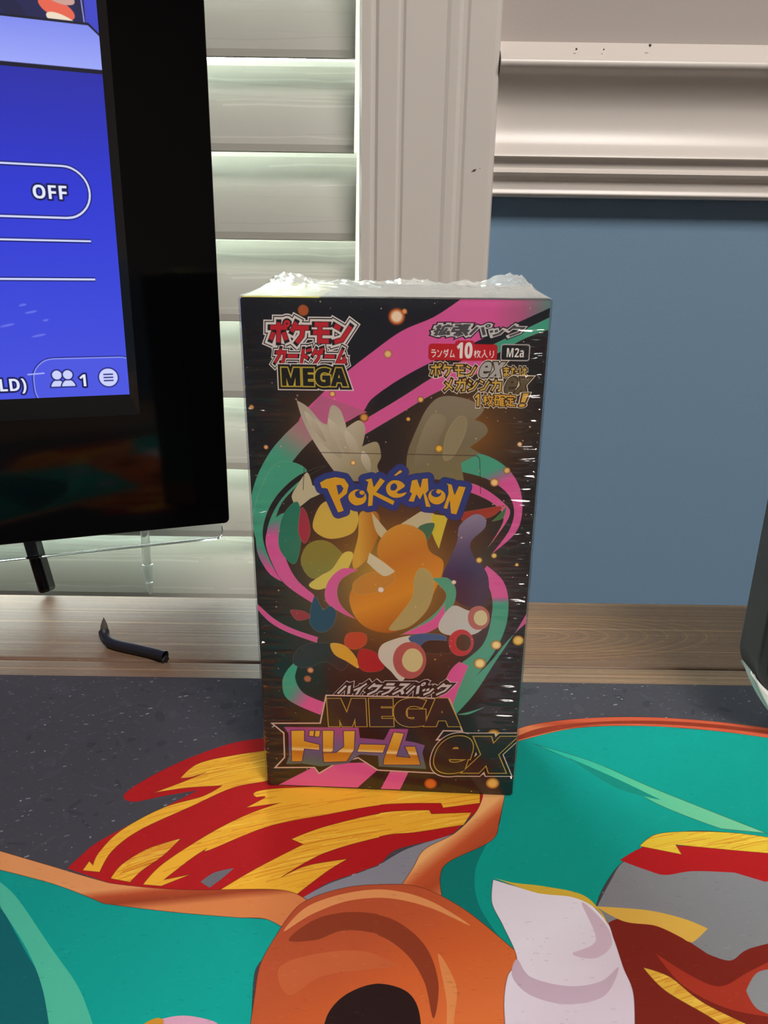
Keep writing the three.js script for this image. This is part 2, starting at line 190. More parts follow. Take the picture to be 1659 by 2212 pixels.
const MAT_PRINT = [["#b3181c",1,[122.4,35.7,122.4,35.7,112.2,38.6,99.4,47,89.4,56.9,85.4,63.7,89.1,66.3,96.8,63.8,106.3,61.1,106.3,61.1,95,71.5,84.8,81.4,81.4,87.2,79.7,91.3,79.7,91.3,100.7,99,100.7,99,139.9,100.8,139.9,100.8,146.2,95.2,153.1,91.8,161.4,87.6,161.4,87.6,165.1,83.2,176.4,79.1,181,76.6,181,76.6,192.3,62.8,192.3,62.8,195.7,35.4,195.7,35.4]],
["#6c6a70",1,[114.7,95.1,114.7,95.1,117.5,92,122.3,90.4,122.3,90.4,120.2,93.5,117.4,96.9,117.4,96.9]],
["#efb032",1,[99.8,55.9,99.8,55.9,103.5,49.1,113.4,44.8,133.1,39.7,133.1,39.7,134.6,53.2,134.6,53.2,126,56.5,116.2,59.8,105.9,67.9,94.2,77.4,89.2,85.1,88.4,92.4,88.4,92.4,83.8,91.9,83.8,91.9,84.4,88.7,84.4,88.7,85.8,90,85.8,90,85.9,85.5,89.2,77.5,98.1,68.6,108.2,63.6,112.9,58.9,112.9,58.9,102.6,60.1,93.5,62.5,93.5,62.5,100.7,57.7,106.8,53,106.8,53,103.1,55.2],1],
["#efb032",1,[91.8,94.4,91.8,94.4,93.3,89.5,98.6,83.9,106.1,80.3,106.1,80.3,103,86.5,99,91.6,97.1,95.5,97.1,95.5],1],
["#efb032",1,[100.5,96.2,100.5,96.2,103.7,89.2,113.4,78.3,122.2,70.9,130.7,66,130.7,66,121.5,68.1,121.5,68.1,126.3,63.6,123.9,63.7,123.9,63.7,129.8,59.7,190.4,55.8,190.4,55.8,189.3,64.8,189.3,64.8,178.5,67,178.5,67,178,65.1,178,65.1,161.3,66,144.3,70.5,128.7,75.5,114.7,84.3,113.9,83.7,113.9,83.7,110.5,87.5,105.4,94.5,105.4,94.5,111.8,92.6,111.8,92.6,105.2,96.6,105.2,96.6],1],
["#efb032",1,[120.1,97.5,120.1,97.5,128,90.4,139.2,81.8,139.2,81.8,135.8,80,135.8,80,144.7,75,161.3,69.2,174.5,68,174.5,68,175.1,69.5,175.1,69.5,186.5,68.7,186.5,68.7,183.8,73.7,183.8,73.7,170.2,76.8,161.3,78.3,145.4,84.7,134.8,93.2,134.8,93.2,141,89.2,151.4,86.7,151.4,86.7,145.9,91.5,139.2,98.8,139.2,98.8],1],
["#8a8994",1,[139.8,100.4,139.8,100.4,146.3,95.5,153.1,92.1,161.4,87.9,161.4,87.9,167.5,83.1,175.1,79.6,181.6,76.9,181.6,76.9,169.8,90.3,169.8,90.3,164.9,97.8,164.9,97.8]],
[{"l": [209.2,35.1,240.4,75.7],"c": ["#06958a","#069d90","#079a8c"]},1,[201.7,35.3,201.7,35.3,218,28.7,242,25.5,264.6,27.5,293.8,31.1,293.8,31.1,434.2,27.8,434.2,27.8,386.6,76.3,386.6,76.3,271,78.6,271,78.6,254.8,74.9,240.4,75.7,231.1,81.1,223,87.7,216.8,95.4,213.6,101.2,213.6,101.2,192.9,116.9,192.9,116.9,180.4,105.2,175.2,98.3,175.1,90.2,182.2,84.5,191.8,76.7,195.8,64.7]],
["#067a72",1,[176,97.6,176,97.6,175.7,90.2,183.5,83.6,190.2,79.3,190.2,79.3,185.3,90,185.2,101.7,191.2,114.5,191.2,114.5,180.4,105.2]],
[{"l": [210.5,36.3,267.3,75.2],"c": ["#17a794","#5cbf96","#7cc59a"]},1,[210.1,37,210.1,37,226.3,45.2,242.4,57.8,267.3,75.2,267.3,75.2,255.3,73.7,255.3,73.7,241.5,64.7,227.7,50.7]],
["#108a7c",1,[219.4,43.4,219.4,43.4,231.4,52.8,242.3,62.4,242.3,62.4,230.3,57]],
[{"l": [219.5,21.6,217.9,29.4],"c": ["#c9583a","#a84328","#c97048"]},1,[195.7,35.4,195.7,35.4,210.7,26.5,232,22,254.3,21.2,275.6,23.4,295.5,27.6,295.5,27.6,437.8,24.2,437.8,24.2,432.2,29.9,432.2,29.9,292.8,33.1,292.8,33.1,270.5,28.2,246.5,26.2,224.3,28.2,204.6,35.7,204.6,35.7,202.1,46.9,202.1,46.9,194.2,47.1,194.2,47.1]],
["#8f3520",1,[198.3,38.2,198.3,38.2,211.9,28.8,231.4,24.4,253.7,23.1,274.9,25,294.6,29.4,294.6,29.4,436,26,436,26,434.2,27.8,434.2,27.8,293.8,31.1,293.8,31.1,272.6,26.8,249.9,25,227.7,26.6,206.4,34.2,206.4,34.2]],
[{"l": [181,76.9,189.5,85.1],"c": ["#f0b070","#c4552e","#b24a28","#d98050"]},1,[190.3,62.3,190.3,62.3,187.6,68.7,181,76.9,172.5,83,169.2,89.5,165.1,97.1,165.1,97.1,176.1,98.3,176.1,98.3,176.2,91.7,179,87,190.9,79.3,194.1,71.3,197.9,57.7,197.9,57.7,201.8,44.7,201.8,44.7,194.5,44.8,194.5,44.8]],
[{"l": [79.1,102.2,128.7,125.8],"c": ["#06968a","#069b8e","#08a294"]},1,[-101.6,47,-101.6,47,54.6,89.3,54.6,89.3,82.5,96.4,101.9,103.1,140.5,106.5,140.5,106.5,136.2,115.4,136.2,115.4,132.5,120.2,134.7,137.8,134.7,137.8,144.2,195,144.2,195,51,195.9,51,195.9]],
["#0a5f64",1,[57.6,95.4,57.6,95.4,68.4,103.5,68.4,103.5,79.1,115.2,87.2,124.3,94.9,138.4,94.9,138.4,118,195.3,118,195.3,51,195.9,51,195.9]],
["#4db598",1,[61.9,94.5,61.9,94.5,70.3,100.2,85.4,115.1,95.6,125.3,104.6,138.3,104.6,138.3,124.4,195.2,124.4,195.2,118,195.3,118,195.3,94.9,138.4,94.9,138.4,87.6,125.4,79.7,115.2,68.6,104,68.6,104]],
[{"l": [100,96.8,101,103.8],"c": ["#e0935c","#b04a28","#9c4124","#d9804a"]},1,[-111.1,37.8,-111.1,37.8,51.3,82.9,51.3,82.9,60.1,85.8,60.1,85.8,74.1,90.2,87.6,94.5,95.2,96.3,111.8,97.6,134.8,97.2,142.1,100.4,142.1,100.4,137.4,108.5,137.4,108.5,132.7,106,127.1,105.8,127.1,105.8,110.1,104.4,92.8,102.2,92.8,102.2,79.1,96.7,63.1,92.2,63.1,92.2,54.9,89.9,54.9,89.9,-100.7,47.9,-100.7,47.9]],
["#858489",1,[213.4,101.9,213.4,101.9,219.2,93.2,224.6,86.4,229.1,87.6,229.1,87.6,266.2,88.5,266.2,88.5,376.7,86.4,376.7,86.4,328.9,135,328.9,135,271.1,193.8,271.1,193.8,215.3,194.3,215.3,194.3,243.2,136.2,243.2,136.2,205.6,136.8,205.6,136.8,211.1,106.6,211.1,106.6]],
["#b3181c",1,[223.8,85.8,223.8,85.8,228.1,82.8,232.6,80.4,232.6,80.4,270,80.6,270,80.6,384.5,78.4,384.5,78.4,374.3,88.8,374.3,88.8,265.1,90.8,265.1,90.8,259,92.4,259,92.4,252.5,89.5,252.5,89.5,241.8,89.2,234.2,90.6,229.9,89.1]],
["#e6c03a",1,[230.5,80.7,230.5,80.7,236.5,76.2,247.1,74.9,259.7,75.4,271.4,77.7,271.4,77.7,387.4,75.5,387.4,75.5,382.2,80.8,382.2,80.8,268.9,83,268.9,83,257,81.9,240.5,80,240.5,80,240.9,83.5,240.9,83.5],1],
[{"l": [153.3,96.6,178,131.5],"c": ["#b85030","#bf5630","#d4622f","#dc7038"]},1,[136.4,109.2,136.4,109.2,141,101.1,151,96.3,161.4,95,170.7,95.7,180.7,101.8,190.5,112.1,196.5,120.3,196.2,136.9,196.2,136.9,184.5,194.6,184.5,194.6,143.6,195,143.6,195,133.7,137.8,133.7,137.8,133.3,126.8,133.4,117.9]],
["#8f3c22",1,[138.9,111.7,144.8,105.8,153.6,103.6,163.7,105.5,171.1,112.4,173.8,121.8,172.3,130.4,170.7,121.9,166.8,114.9,160.4,110.1,151.7,108.9,145.3,111.6]],
["#e3945a",1,[137.5,109.4,142.3,102.2,152.2,97.8,162.6,96.7,172.9,99.8,182.4,107.1,172.7,101.9,162.6,99.3,152.3,100.3,143.6,104.5]],
["#e08a50",1,[174.2,114.8,177.7,122.9,176.5,131.6,177.5,137.2,174.7,137.2,175.3,126.2]],
["#2a1716",1,[149,130.8,152.6,125.5,159.5,122.6,166.6,124.2,169.4,129.4,168.2,136.4,158.9,141.1,149.9,136.7]],
["#c9633a",1,[137.7,119,145.7,115.3,156.2,114.5,164.6,118,156.4,119.2,147.2,121.1,140.6,125.6]],
["#d8a0b8",1,[112.8,132.8,117,130.8,121.8,130.8,127.1,132.6,126.1,137,121.3,138.5,115.9,137.1]],
["#c98a2c",1,[111,133.3,113.3,131.3,115.3,131.8,115.3,135.2,112.8,136.2]],
["#7c2318",1,[213,107.9,213,107.9,218.3,104.5,227.8,106.3,236,113.8,236,113.8,240.6,115.5,246.1,112.4,256,109.7,256,109.7,355.4,108.1,355.4,108.1,328.9,135,328.9,135,271.1,193.8,271.1,193.8,215.3,194.3,215.3,194.3,243.2,136.2,243.2,136.2,203.7,136.8,203.7,136.8,209.6,121.3]],
["#a83422",1,[224.2,114,224.2,114,230.6,119.8,235.9,122,243.5,118.4,254.2,113.5,254.2,113.5,351.6,111.9,351.6,111.9,335.9,127.9,335.9,127.9,246.6,129.3,246.6,129.3,235.7,127.4,227.7,122.1]],
["#8c8b90",1,[241,123,241,123,245.6,118.4,252.4,117.1,252.4,117.1,348,115.6,348,115.6,335.9,127.9,335.9,127.9,246.6,129.3,246.6,129.3,241.6,127.3]],
["#e2b040",1,[220.1,117.6,220.1,117.6,225.4,119.9,231.1,126.4,244.2,134.3,244.2,134.3,237.6,136.3,237.6,136.3,230.9,129.5,223.2,123.3],1],
["#e0b04c",1,[213.7,100.9,213.7,100.9,225.9,101.8,234.1,104.2,238.8,106.9,238.8,106.9,233.9,110.7,232,109.9,232,109.9,226.7,106.4,219.3,105.2]],
[{"l": [190.9,92.9,208.7,124.6],"c": ["#e6ddea","#ece4ef","#dccbd8"]},1,[189.5,92.9,189.5,92.9,194.2,94.7,199.7,96.5,209.9,97.7,215,104.6,215.6,110.4,215.7,117.7,216,124.5,212.6,136.7,212.6,136.7,195.3,194.5,195.3,194.5,178.4,194.7,178.4,194.7,186.8,137.1,186.8,137.1,187.5,127.1,189.2,120.4,192,115.7,190.1,107,188.3,100.2]],
["#c9aebf",1,[192,116,194.4,120.4,202.1,122.5,209.6,121.3,214.6,117.7,209.7,124.6,201.2,126.8,193.6,124.8,190.3,120.4]],
["#d3b9c8",1,[210.5,99.8,214.6,105.9,214.7,111.7,210,115.4,205,114.3,211.3,110.5]],
["#d8b23c",1,[189.8,92.3,189.8,92.3,194.3,93.8,202.3,94.9,211.1,97.3,214.5,102.3,215.3,106.6,215.3,106.6,213.5,101.5,208.6,98.2,199.6,96.9]]];

// ---------------------------------------------------------------- prints (millimetres on the printed face)
// strokes of the Japanese characters on a 10 x 10 square
const DAKU = [[6.9, 0.6, 7.5, 2.2], [8.5, 0.2, 9.1, 1.8]];
const G = {
  'ポ': [[1, 3, 9, 3], [5, 0.8, 5, 9.5], [2.6, 5, 1.3, 8.4], [7.4, 5, 8.7, 8.4], 'o'], 'ケ': [[3.2, 0.7, 1.2, 4.8], [2.4, 3, 9.2, 3], [6.4, 3, 6.1, 6.4, 3.6, 9.5]],
  'モ': [[1.8, 1.5, 8.4, 1.5], [1.2, 4.9, 9, 4.9], [4.4, 1.5, 4.4, 8.7, 8.8, 8.7]], 'ン': [[1.2, 1.8, 3.9, 3.2], [1.4, 9, 5, 8, 8.8, 2.2]],
  'カ': [[1.2, 3.2, 8.6, 3.2, 8, 9, 6.2, 9.2], [4.6, 0.8, 4.2, 5, 1.4, 9.4]], 'ー': [[0.8, 5.2, 9.2, 5.2]],
  'ド': [[3, 0.8, 3, 9.5], [3, 4.2, 7.8, 6.4], [6.2, 1, 6.8, 2.8], [8.2, 0.6, 8.8, 2.4]], 'ム': [[4.6, 1, 1.8, 8.6, 8.2, 7.9], [6.4, 5.2, 8.9, 9.4]],
  '拡': [[0.6, 2.8, 3.6, 2.8], [2.2, 0.8, 2.2, 9, 1.2, 8.6], [0.4, 6.6, 3.8, 5], [6.8, 0.6, 6.8, 2], [4.6, 2, 9.6, 2], [4.8, 2, 4.6, 6, 3.8, 9.4], [7, 3.6, 5.8, 8.6, 9, 8], [8, 5.8, 9.4, 9.2]],
  '張': [[0.6, 1.2, 3.6, 1.2, 3.6, 3.6, 0.8, 3.6, 0.6, 6, 3.7, 6, 3.4, 9, 2, 8.8], [5, 0.8, 5, 5.6], [5, 0.9, 9, 0.9], [5, 2.4, 8.6, 2.4], [5, 3.9, 8.6, 3.9], [4.2, 5.6, 9.8, 5.6], [5.2, 5.6, 5.2, 9.2, 7, 8], [6.6, 5.8, 9.6, 9.4], [9, 6.4, 7.4, 7.6]],
  'ハ': [[3.4, 2.4, 1, 8.8], [6, 2.4, 9, 8.9]], 'パ': [[3.4, 2.4, 1, 8.8], [6, 2.4, 9, 8.9], 'o'], 'ッ': [[1.6, 5, 2.4, 6.8], [4.2, 4.6, 5, 6.4], [8.2, 4.6, 6.9, 7.6, 3.8, 9.5]],
  'ク': [[3.6, 0.8, 1.2, 5], [3, 2.6, 8.6, 2.6, 7.4, 6.4, 3, 9.5]], 'ラ': [[2, 1.4, 8, 1.4], [1.4, 4, 8.8, 4, 7.4, 7.2, 3.4, 9.5]],
  'ダ': [[3.6, 0.8, 1.2, 5], [3, 2.8, 8.2, 2.8, 7, 6.4, 3, 9.5], [3.2, 4.8, 6.4, 6.8], ...DAKU],
  '枚': [[0.4, 3, 4, 3], [2.2, 0.8, 2.2, 9.4], [2.2, 3, 0.4, 7], [2.4, 4, 3.8, 5.6], [6, 0.8, 4.6, 4], [5.6, 2.6, 9.6, 2.6], [8.4, 2.6, 7.6, 6, 4.4, 9.4], [5.4, 4, 7, 7, 9.6, 9.4]],
  '入': [[3.4, 1.2, 5, 1.4, 4.6, 4.6, 1, 9.2], [5, 3.6, 6.4, 6.6, 9.2, 9.2]], 'り': [[2.6, 1.2, 2.2, 4.4, 2.6, 6, 3.4, 5], [7, 1.2, 7.4, 5, 6.4, 7.8, 4.4, 9.4]],
  'ま': [[1.6, 2, 8.4, 2], [2, 4.2, 8, 4.2], [5.2, 0.8, 5.2, 7.8, 4, 9, 2.2, 8.6, 2.2, 7.2, 4, 6.8, 6.6, 7.4, 8.6, 8.8]], 'た': [[0.8, 2.4, 5.6, 2.4], [3.4, 0.8, 2.8, 4, 1, 9.2], [5.4, 4.6, 8.8, 4.4], [5.2, 7, 5.6, 8.6, 9, 8.6]],
  'は': [[1.8, 1, 1.4, 5, 2, 9.2], [4.2, 3, 9.2, 3], [7, 1, 7, 7.6, 5.6, 9, 4, 8.2, 4.6, 6.8, 7, 7.2, 9.2, 9]], 'メ': [[7.4, 1, 5.6, 5.4, 1.4, 9.2], [2.4, 3.6, 8, 8]],
  'シ': [[2, 1.4, 4.2, 2.8], [1.2, 4, 3.4, 5.4], [1.6, 9, 5.4, 7.6, 8.8, 3]],
  '確': [[0.4, 1.4, 4.2, 1.4], [2.2, 1.4, 0.4, 5.6], [1.2, 4.6, 1.2, 8.6, 3.8, 8.6, 3.8, 4.6, 1.2, 4.6], [4.8, 2.8, 4.8, 1.4, 9.8, 1.4, 9.8, 2.8], [6.4, 0.6, 4.6, 5], [5.6, 3.8, 5.6, 9.4], [5.6, 3.8, 9.6, 3.8], [5.6, 5.6, 9.2, 5.6], [5.6, 7.4, 9.2, 7.4], [5.6, 9.2, 9.8, 9.2], [7.6, 2.6, 7.4, 9.2]],
  '定': [[5, 0.4, 5, 1.6], [1, 3.4, 1, 1.8, 9, 1.8, 9, 3.4], [2.4, 4, 7.6, 4], [5, 4, 5, 8.6], [5, 6, 8, 6], [2.8, 5.6, 2.4, 7.4, 0.8, 9.4], [2.2, 7.2, 4, 8.8, 9.4, 9]],
  'イ': [[7.6, 0.8, 5, 4, 1.2, 6.2], [5, 3.6, 5, 9.4]], 'ス': [[1.8, 1.6, 7.8, 1.6, 5.6, 5.6, 1.2, 9.2], [5.4, 5.4, 8.8, 9]],
};
G['ゲ'] = [...G['ケ'], ...DAKU]; G['ガ'] = [...G['カ'], ...DAKU];
// a row of characters in the parallelogram (x0 y0) top left, (x1 y1) top right, (x2 y2) bottom left; passes = [[colour, width of stroke in tenths of a character]]
function row(g, words, [x0, y0, x1, y1, x2, y2], passes, slant = 0, thick = 'square') {
  const chars = [...words], n = chars.length;
  for (const [c, w] of passes) {
    chars.forEach((ch, i) => {
      g.save();
      g.transform((x1 - x0) / n / 10, (y1 - y0) / n / 10, (x2 - x0) / 10 - slant, (y2 - y0) / 10, x0 + (x1 - x0) * i / n + slant * 10, y0 + (y1 - y0) * i / n);
      g.strokeStyle = ink(g, c); g.lineWidth = w; g.lineCap = thick === 'square' ? 'butt' : 'round'; g.lineJoin = thick === 'square' ? 'miter' : 'round'; g.miterLimit = 3;
      if (w > 2.2) { g.lineCap = 'square'; }
      for (const s of G[ch]) {
        g.beginPath();
        if (s === 'o') g.arc(8.8, 1.3, 1.0, 0, 7); else { g.moveTo(s[0], s[1]); for (let k = 2; k < s.length; k += 2) g.lineTo(s[k], s[k + 1]); }
        if (s === 'o' && w <= 2.2) { g.lineWidth = w * 0.6; g.stroke(); g.lineWidth = w; } else g.stroke();
      }
      g.restore();
    });
  }
}
// Latin words fitted to the same kind of frame; passes = [[colour, outline in mm or 0 for a fill]]
function latin(g, words, [x0, y0, x1, y1, x2, y2], passes, font = 'bold 100px sans-serif', slant = 0, cap = 73) {
  g.save(); g.font = font; const w = g.measureText(words).width, H = Math.hypot(x2 - x0, y2 - y0), W = Math.hypot(x1 - x0, y1 - y0);
  g.translate(x0, y0); g.rotate(Math.atan2(y1 - y0, x1 - x0)); g.transform(1, 0, -slant, 1, slant * H, 0); g.scale(W / w, H / cap); g.lineJoin = 'miter'; g.miterLimit = 4;
  const k = (W / w + H / cap) / 2;
  for (const [c, o] of passes) { if (o) { g.strokeStyle = c; g.lineWidth = o / k; g.strokeText(words, 0, cap); } else { g.fillStyle = c; g.fillText(words, 0, cap); } }
  g.restore();
}
function boxFront() {
  const K = 14.4, [c, g] = canvas(1037, 2016); g.scale(K, K);
  g.fillStyle = '#17141a'; g.fillRect(0, 0, 72, 140);
  for (let i = 0; i < 420; i++) { g.fillStyle = ['#d8c8b8', '#b09a80', '#7d6a60'][i % 3]; g.beginPath(); g.arc(rnd() * 72, rnd() * 140, 0.05 + 0.16 * rnd() ** 3, 0, 7); g.fill(); }
  for (const [f, smooth, p] of BOX_PRINT) { trace(g, p, smooth); g.fillStyle = ink(g, f); g.fill(); if (smooth && typeof f === 'string') { g.strokeStyle = 'rgba(235,205,150,.28)'; g.lineWidth = 0.14; g.stroke(); } }
  for (let i = 0; i < 240; i++) { g.fillStyle = ['#f0d8c0', '#e8a0b8', '#f0d080'][i % 3]; g.globalAlpha = 0.7; g.beginPath(); g.arc(rnd() * 72, rnd() * 140, 0.06 + 0.2 * rnd() ** 3, 0, 7); g.fill(); }
  g.globalAlpha = 1;
  for (const [x, y, r, a, b] of BOX_DOTS) { const q = g.createRadialGradient(x, y, 0, x, y, r * 1.25); q.addColorStop(0, a); q.addColorStop(0.45, a); q.addColorStop(0.75, b); q.addColorStop(1, 'rgba(120,60,20,0)'); g.fillStyle = q; g.beginPath(); g.arc(x, y, r * 1.3, 0, 7); g.fill(); }
  // crease line of the tear-open flap
  const [tx0, ty0, tx1, , , ty2] = ROWS.tab; g.strokeStyle = 'rgba(45,25,30,.8)'; g.lineWidth = 0.14;
  g.beginPath(); g.moveTo(tx0 - 0.6, ty2); g.lineTo(tx0, ty0 + 1.6); g.quadraticCurveTo(tx0, ty0, tx0 + 1.6, ty0); g.lineTo(tx1 - 1.6, ty0); g.quadraticCurveTo(tx1, ty0, tx1, ty0 + 1.6); g.lineTo(tx1 + 0.6, ty2); g.stroke();
  // game title, top left
  const W = '#e6ded8', D = '#1a1417', R = '#c8202c';
  row(g, 'ポケモン', ROWS.r1, [[W, 6.6], [D, 5.4], [W, 4.6]]);
  row(g, 'カードゲーム', ROWS.r2, [[W, 7], [D, 5.6], [W, 4.4]]);
  row(g, 'ポケモン', ROWS.r1, [[D, 2.5], [R, 2.05]]);
  row(g, 'カードゲーム', ROWS.r2, [[D, 2.7], [R, 2.1]]);
  latin(g, 'MEGA', ROWS.mega, [[W, 2.5], [D, 2.0], ['#c9b13c', 0.95], ['#171311', 0.35], ['#171311', 0]], 'bold 100px sans-serif');
  // top right
  row(g, '拡張パック', ROWS.exp, [['#1a1218', 4.6], ['#d4d0ce', 3.1], ['#4c4a4c', 1.7]], 0.07);
  const slab = (r, f, s, rad) => { g.beginPath(); g.roundRect(r[0], r[1], r[2] - r[0], r[5] - r[1], rad); if (f) { g.fillStyle = f; g.fill(); } if (s) { g.strokeStyle = s; g.lineWidth = 0.28; g.stroke(); } };
  slab(ROWS.red, '#c5161f', null, 0.8); slab([ROWS.ten[0] - 0.4, ROWS.ten[1] - 0.5, ROWS.ten[2] + 0.4, 0, 0, ROWS.ten[5]], '#c5161f', null, 0.8);
  row(g, 'ランダム', ROWS.redin, [['#f2ece8', 1.3]]); row(g, '枚入り', ROWS.mai, [['#f2ece8', 1.2]]); latin(g, '10', ROWS.ten, [['#f2ece8', 0.22], ['#f2ece8', 0]]);
  slab(ROWS.m2a, '#151214', '#b8b0ae', 0.5); { const m = ROWS.m2a, w = m[2] - m[0], h = m[5] - m[1]; latin(g, 'M2a', [m[0] + w * 0.17, m[1] + h * 0.2, m[0] + w * 0.83, m[3] + h * 0.2, m[0] + w * 0.17, m[5] - h * 0.2], [['#eee8e4', 0]]); }
  const gold = [['#e8dcc8', 4.2], ['#3a2410', 3], ['#d9b04a', 1.4]], ex = (r, a) => latin(g, 'ex', r, [['#e8dcc8', 1.15], ['#3a2814', 0.75], [a, 0.25], [a, 0]], 'bold 100px sans-serif', 0.28, 56);
  row(g, 'ポケモン', ROWS.l3, gold); ex(ROWS.ex3, '#b4b0ac'); row(g, 'または', ROWS.mata, gold); row(g, 'メガシンカ', ROWS.l4, gold); ex(ROWS.ex4, '#64553a');
  latin(g, '1', [ROWS.l5[0], ROWS.l5[1], ROWS.l5[0] + 1.6, ROWS.l5[1], ROWS.l5[0], ROWS.l5[5]], [['#e8dcc8', 0.9], ['#3a2410', 0.55], ['#e0b040', 0]]);
  row(g, '枚確定', [ROWS.l5[0] + 2, ...ROWS.l5.slice(1, 4), ROWS.l5[4] + 2, ROWS.l5[5]], [['#e8dcc8', 3.6], ['#3a2410', 2.4], ['#e0a838', 1.2]]);
  latin(g, '!', ROWS.ex5, [['#e8dcc8', 0.9], ['#3a2410', 0.55], ['#e0b040', 0]], 'bold 100px sans-serif', 0.3);
  // the large name
  const shapes = NAME_PRINT.fill; g.lineJoin = 'round';
  for (const [c2, w] of [['#2b3474', 3.1], ['#263a86', 2.6]]) for (const [s, p] of shapes) { trace(g, p, s); g.strokeStyle = c2; g.lineWidth = w; g.stroke(); g.fillStyle = c2; g.fill(); }
  for (const [s, p] of shapes) { trace(g, p, s); g.fillStyle = '#e2a623'; g.fill(); g.strokeStyle = '#22306e'; g.lineWidth = 0.14; g.stroke(); }
  for (const [s, p] of NAME_PRINT.hole) { trace(g, p, s); g.fillStyle = '#2b3a80'; g.fill(); }
  for (const p of NAME_PRINT.glint) { trace(g, p, 1); g.fillStyle = '#e2a623'; g.fill(); }
  // set title at the bottom
  row(g, 'ハイクラスパック', ROWS.hai, [['#d8ccc8', 6.0], ['#1c1518', 5.0], ['#cfc6c2', 1.9]], 0.14);
  trace(g, TITLE_PRINT.plate, 0); g.lineJoin = 'miter'; g.strokeStyle = '#d9b8a8'; g.lineWidth = 0.9; g.stroke(); g.fillStyle = '#1a1416'; g.fill();
  latin(g, 'MEGA', ROWS.mega2, [['#c2a040', 1.75], ['#2a1f22', 1.25], ['#2a1f22', 0]], 'bold 100px sans-serif');
  trace(g, TITLE_PRINT.inner, 0); { const r = ROWS.ex6, q = g.createLinearGradient(0, r[1] - 2, 0, r[5]); q.addColorStop(0, '#b04a8c'); q.addColorStop(0.5, '#6a5a92'); q.addColorStop(1, '#52705e'); g.fillStyle = q; g.fill(); }
  for (const p of TITLE_PRINT.glyphs) { trace(g, p, 0); const r = ROWS.ex6, q = g.createLinearGradient(0, r[1], 0, r[5]); [[0, '#e8b23c'], [0.4, '#d89a2c'], [0.5, '#f6dca0'], [0.56, '#c47a1c'], [1, '#e8a33a']].forEach((s) => q.addColorStop(...s)); g.strokeStyle = '#4c2c58'; g.lineWidth = 0.5; g.stroke(); g.fillStyle = q; g.fill(); }
  latin(g, 'ex', ROWS.ex6, [['#e0c4b4', 4.2], ['#15110f', 3.6], ['#c2a040', 2.1], ['#221a1c', 1.5], ['#221a1c', 0]], 'bold 100px sans-serif', 0.26, 56);
  g.fillStyle = '#e6ded8'; g.font = '1px sans-serif'; g.fillText('™', 24.6, 14.2);
  return texture(c);
}
// print of the mat: 320 x 160 mm in two halves of 160 mm
function matHalf(half) {
  seed = 11; const K = 12.8, [c, g] = canvas(2048, 2048); g.scale(K, K); g.translate(-160 * half, 0);
  g.fillStyle = '#46454c'; g.fillRect(0, 0, 320, 160);
  for (let i = 0; i < 900; i++) { g.fillStyle = ['rgba(92,90,102,.16)', 'rgba(34,33,40,.2)', 'rgba(112,110,118,.12)'][i % 3]; g.beginPath(); g.ellipse(rnd() * 320, rnd() * 160, 0.6 + 3.4 * rnd() ** 2, 0.4 + 1.6 * rnd() ** 2, rnd() * 3, 0, 7); g.fill(); }   // mottled ground of the print
  for (let i = 0; i < 3400; i++) {
    const x = rnd() * 320, y = rnd() * 160, a = -0.6 + 0.5 * rnd(), l = 0.25 + 1.3 * rnd() ** 3; g.strokeStyle = 'rgba(205,205,215,' + (0.16 + 0.5 * rnd() ** 2).toFixed(2) + ')'; g.lineWidth = 0.14 + 0.5 * rnd() ** 2;
    g.beginPath(); g.moveTo(x, y); g.lineTo(x + Math.cos(a) * l, y + Math.sin(a) * l); g.stroke();
  }
  MAT_PRINT.forEach(([f, smooth, p, streak]) => {
    trace(g, p, smooth); g.fillStyle = ink(g, f); g.fill();
    if (streak) {
      g.save(); g.clip(); let x0 = 1e9, x1 = -1e9, y0 = 1e9, y1 = -1e9;
      for (let i = 0; i < p.length; i += 2) { x0 = Math.min(x0, p[i]); x1 = Math.max(x1, p[i]); y0 = Math.min(y0, p[i + 1]); y1 = Math.max(y1, p[i + 1]); }
      for (let i = 0; i < 170; i++) {
        const x = x0 + (x1 - x0) * rnd(), y = y0 + (y1 - y0) * rnd(), l = 6 + 16 * rnd(), s = -0.25 - 0.25 * Math.max(0, (150 - x) / 90);
        g.strokeStyle = ['rgba(200,110,20,.35)', 'rgba(250,215,90,.5)', 'rgba(190,90,20,.3)'][i % 3]; g.lineWidth = 0.15 + 0.3 * rnd(); g.beginPath(); g.moveTo(x, y); g.quadraticCurveTo(x + l * 0.5, y + l * s * 0.7, x + l, y + l * s); g.stroke();
      }
      g.restore(); trace(g, p, smooth);
    }
    g.strokeStyle = 'rgba(70,25,15,.45)'; g.lineWidth = 0.22; if (typeof f === 'string' ? streak : true) g.stroke();
  });
  for (let i = 0; i < 5000; i++) { g.fillStyle = i % 2 ? 'rgba(255,255,255,.05)' : 'rgba(0,0,0,.06)'; g.fillRect(rnd() * 320, rnd() * 160, 0.2 + rnd() * 1.2, 0.12 + rnd() * 0.3); }
  return texture(c);
}

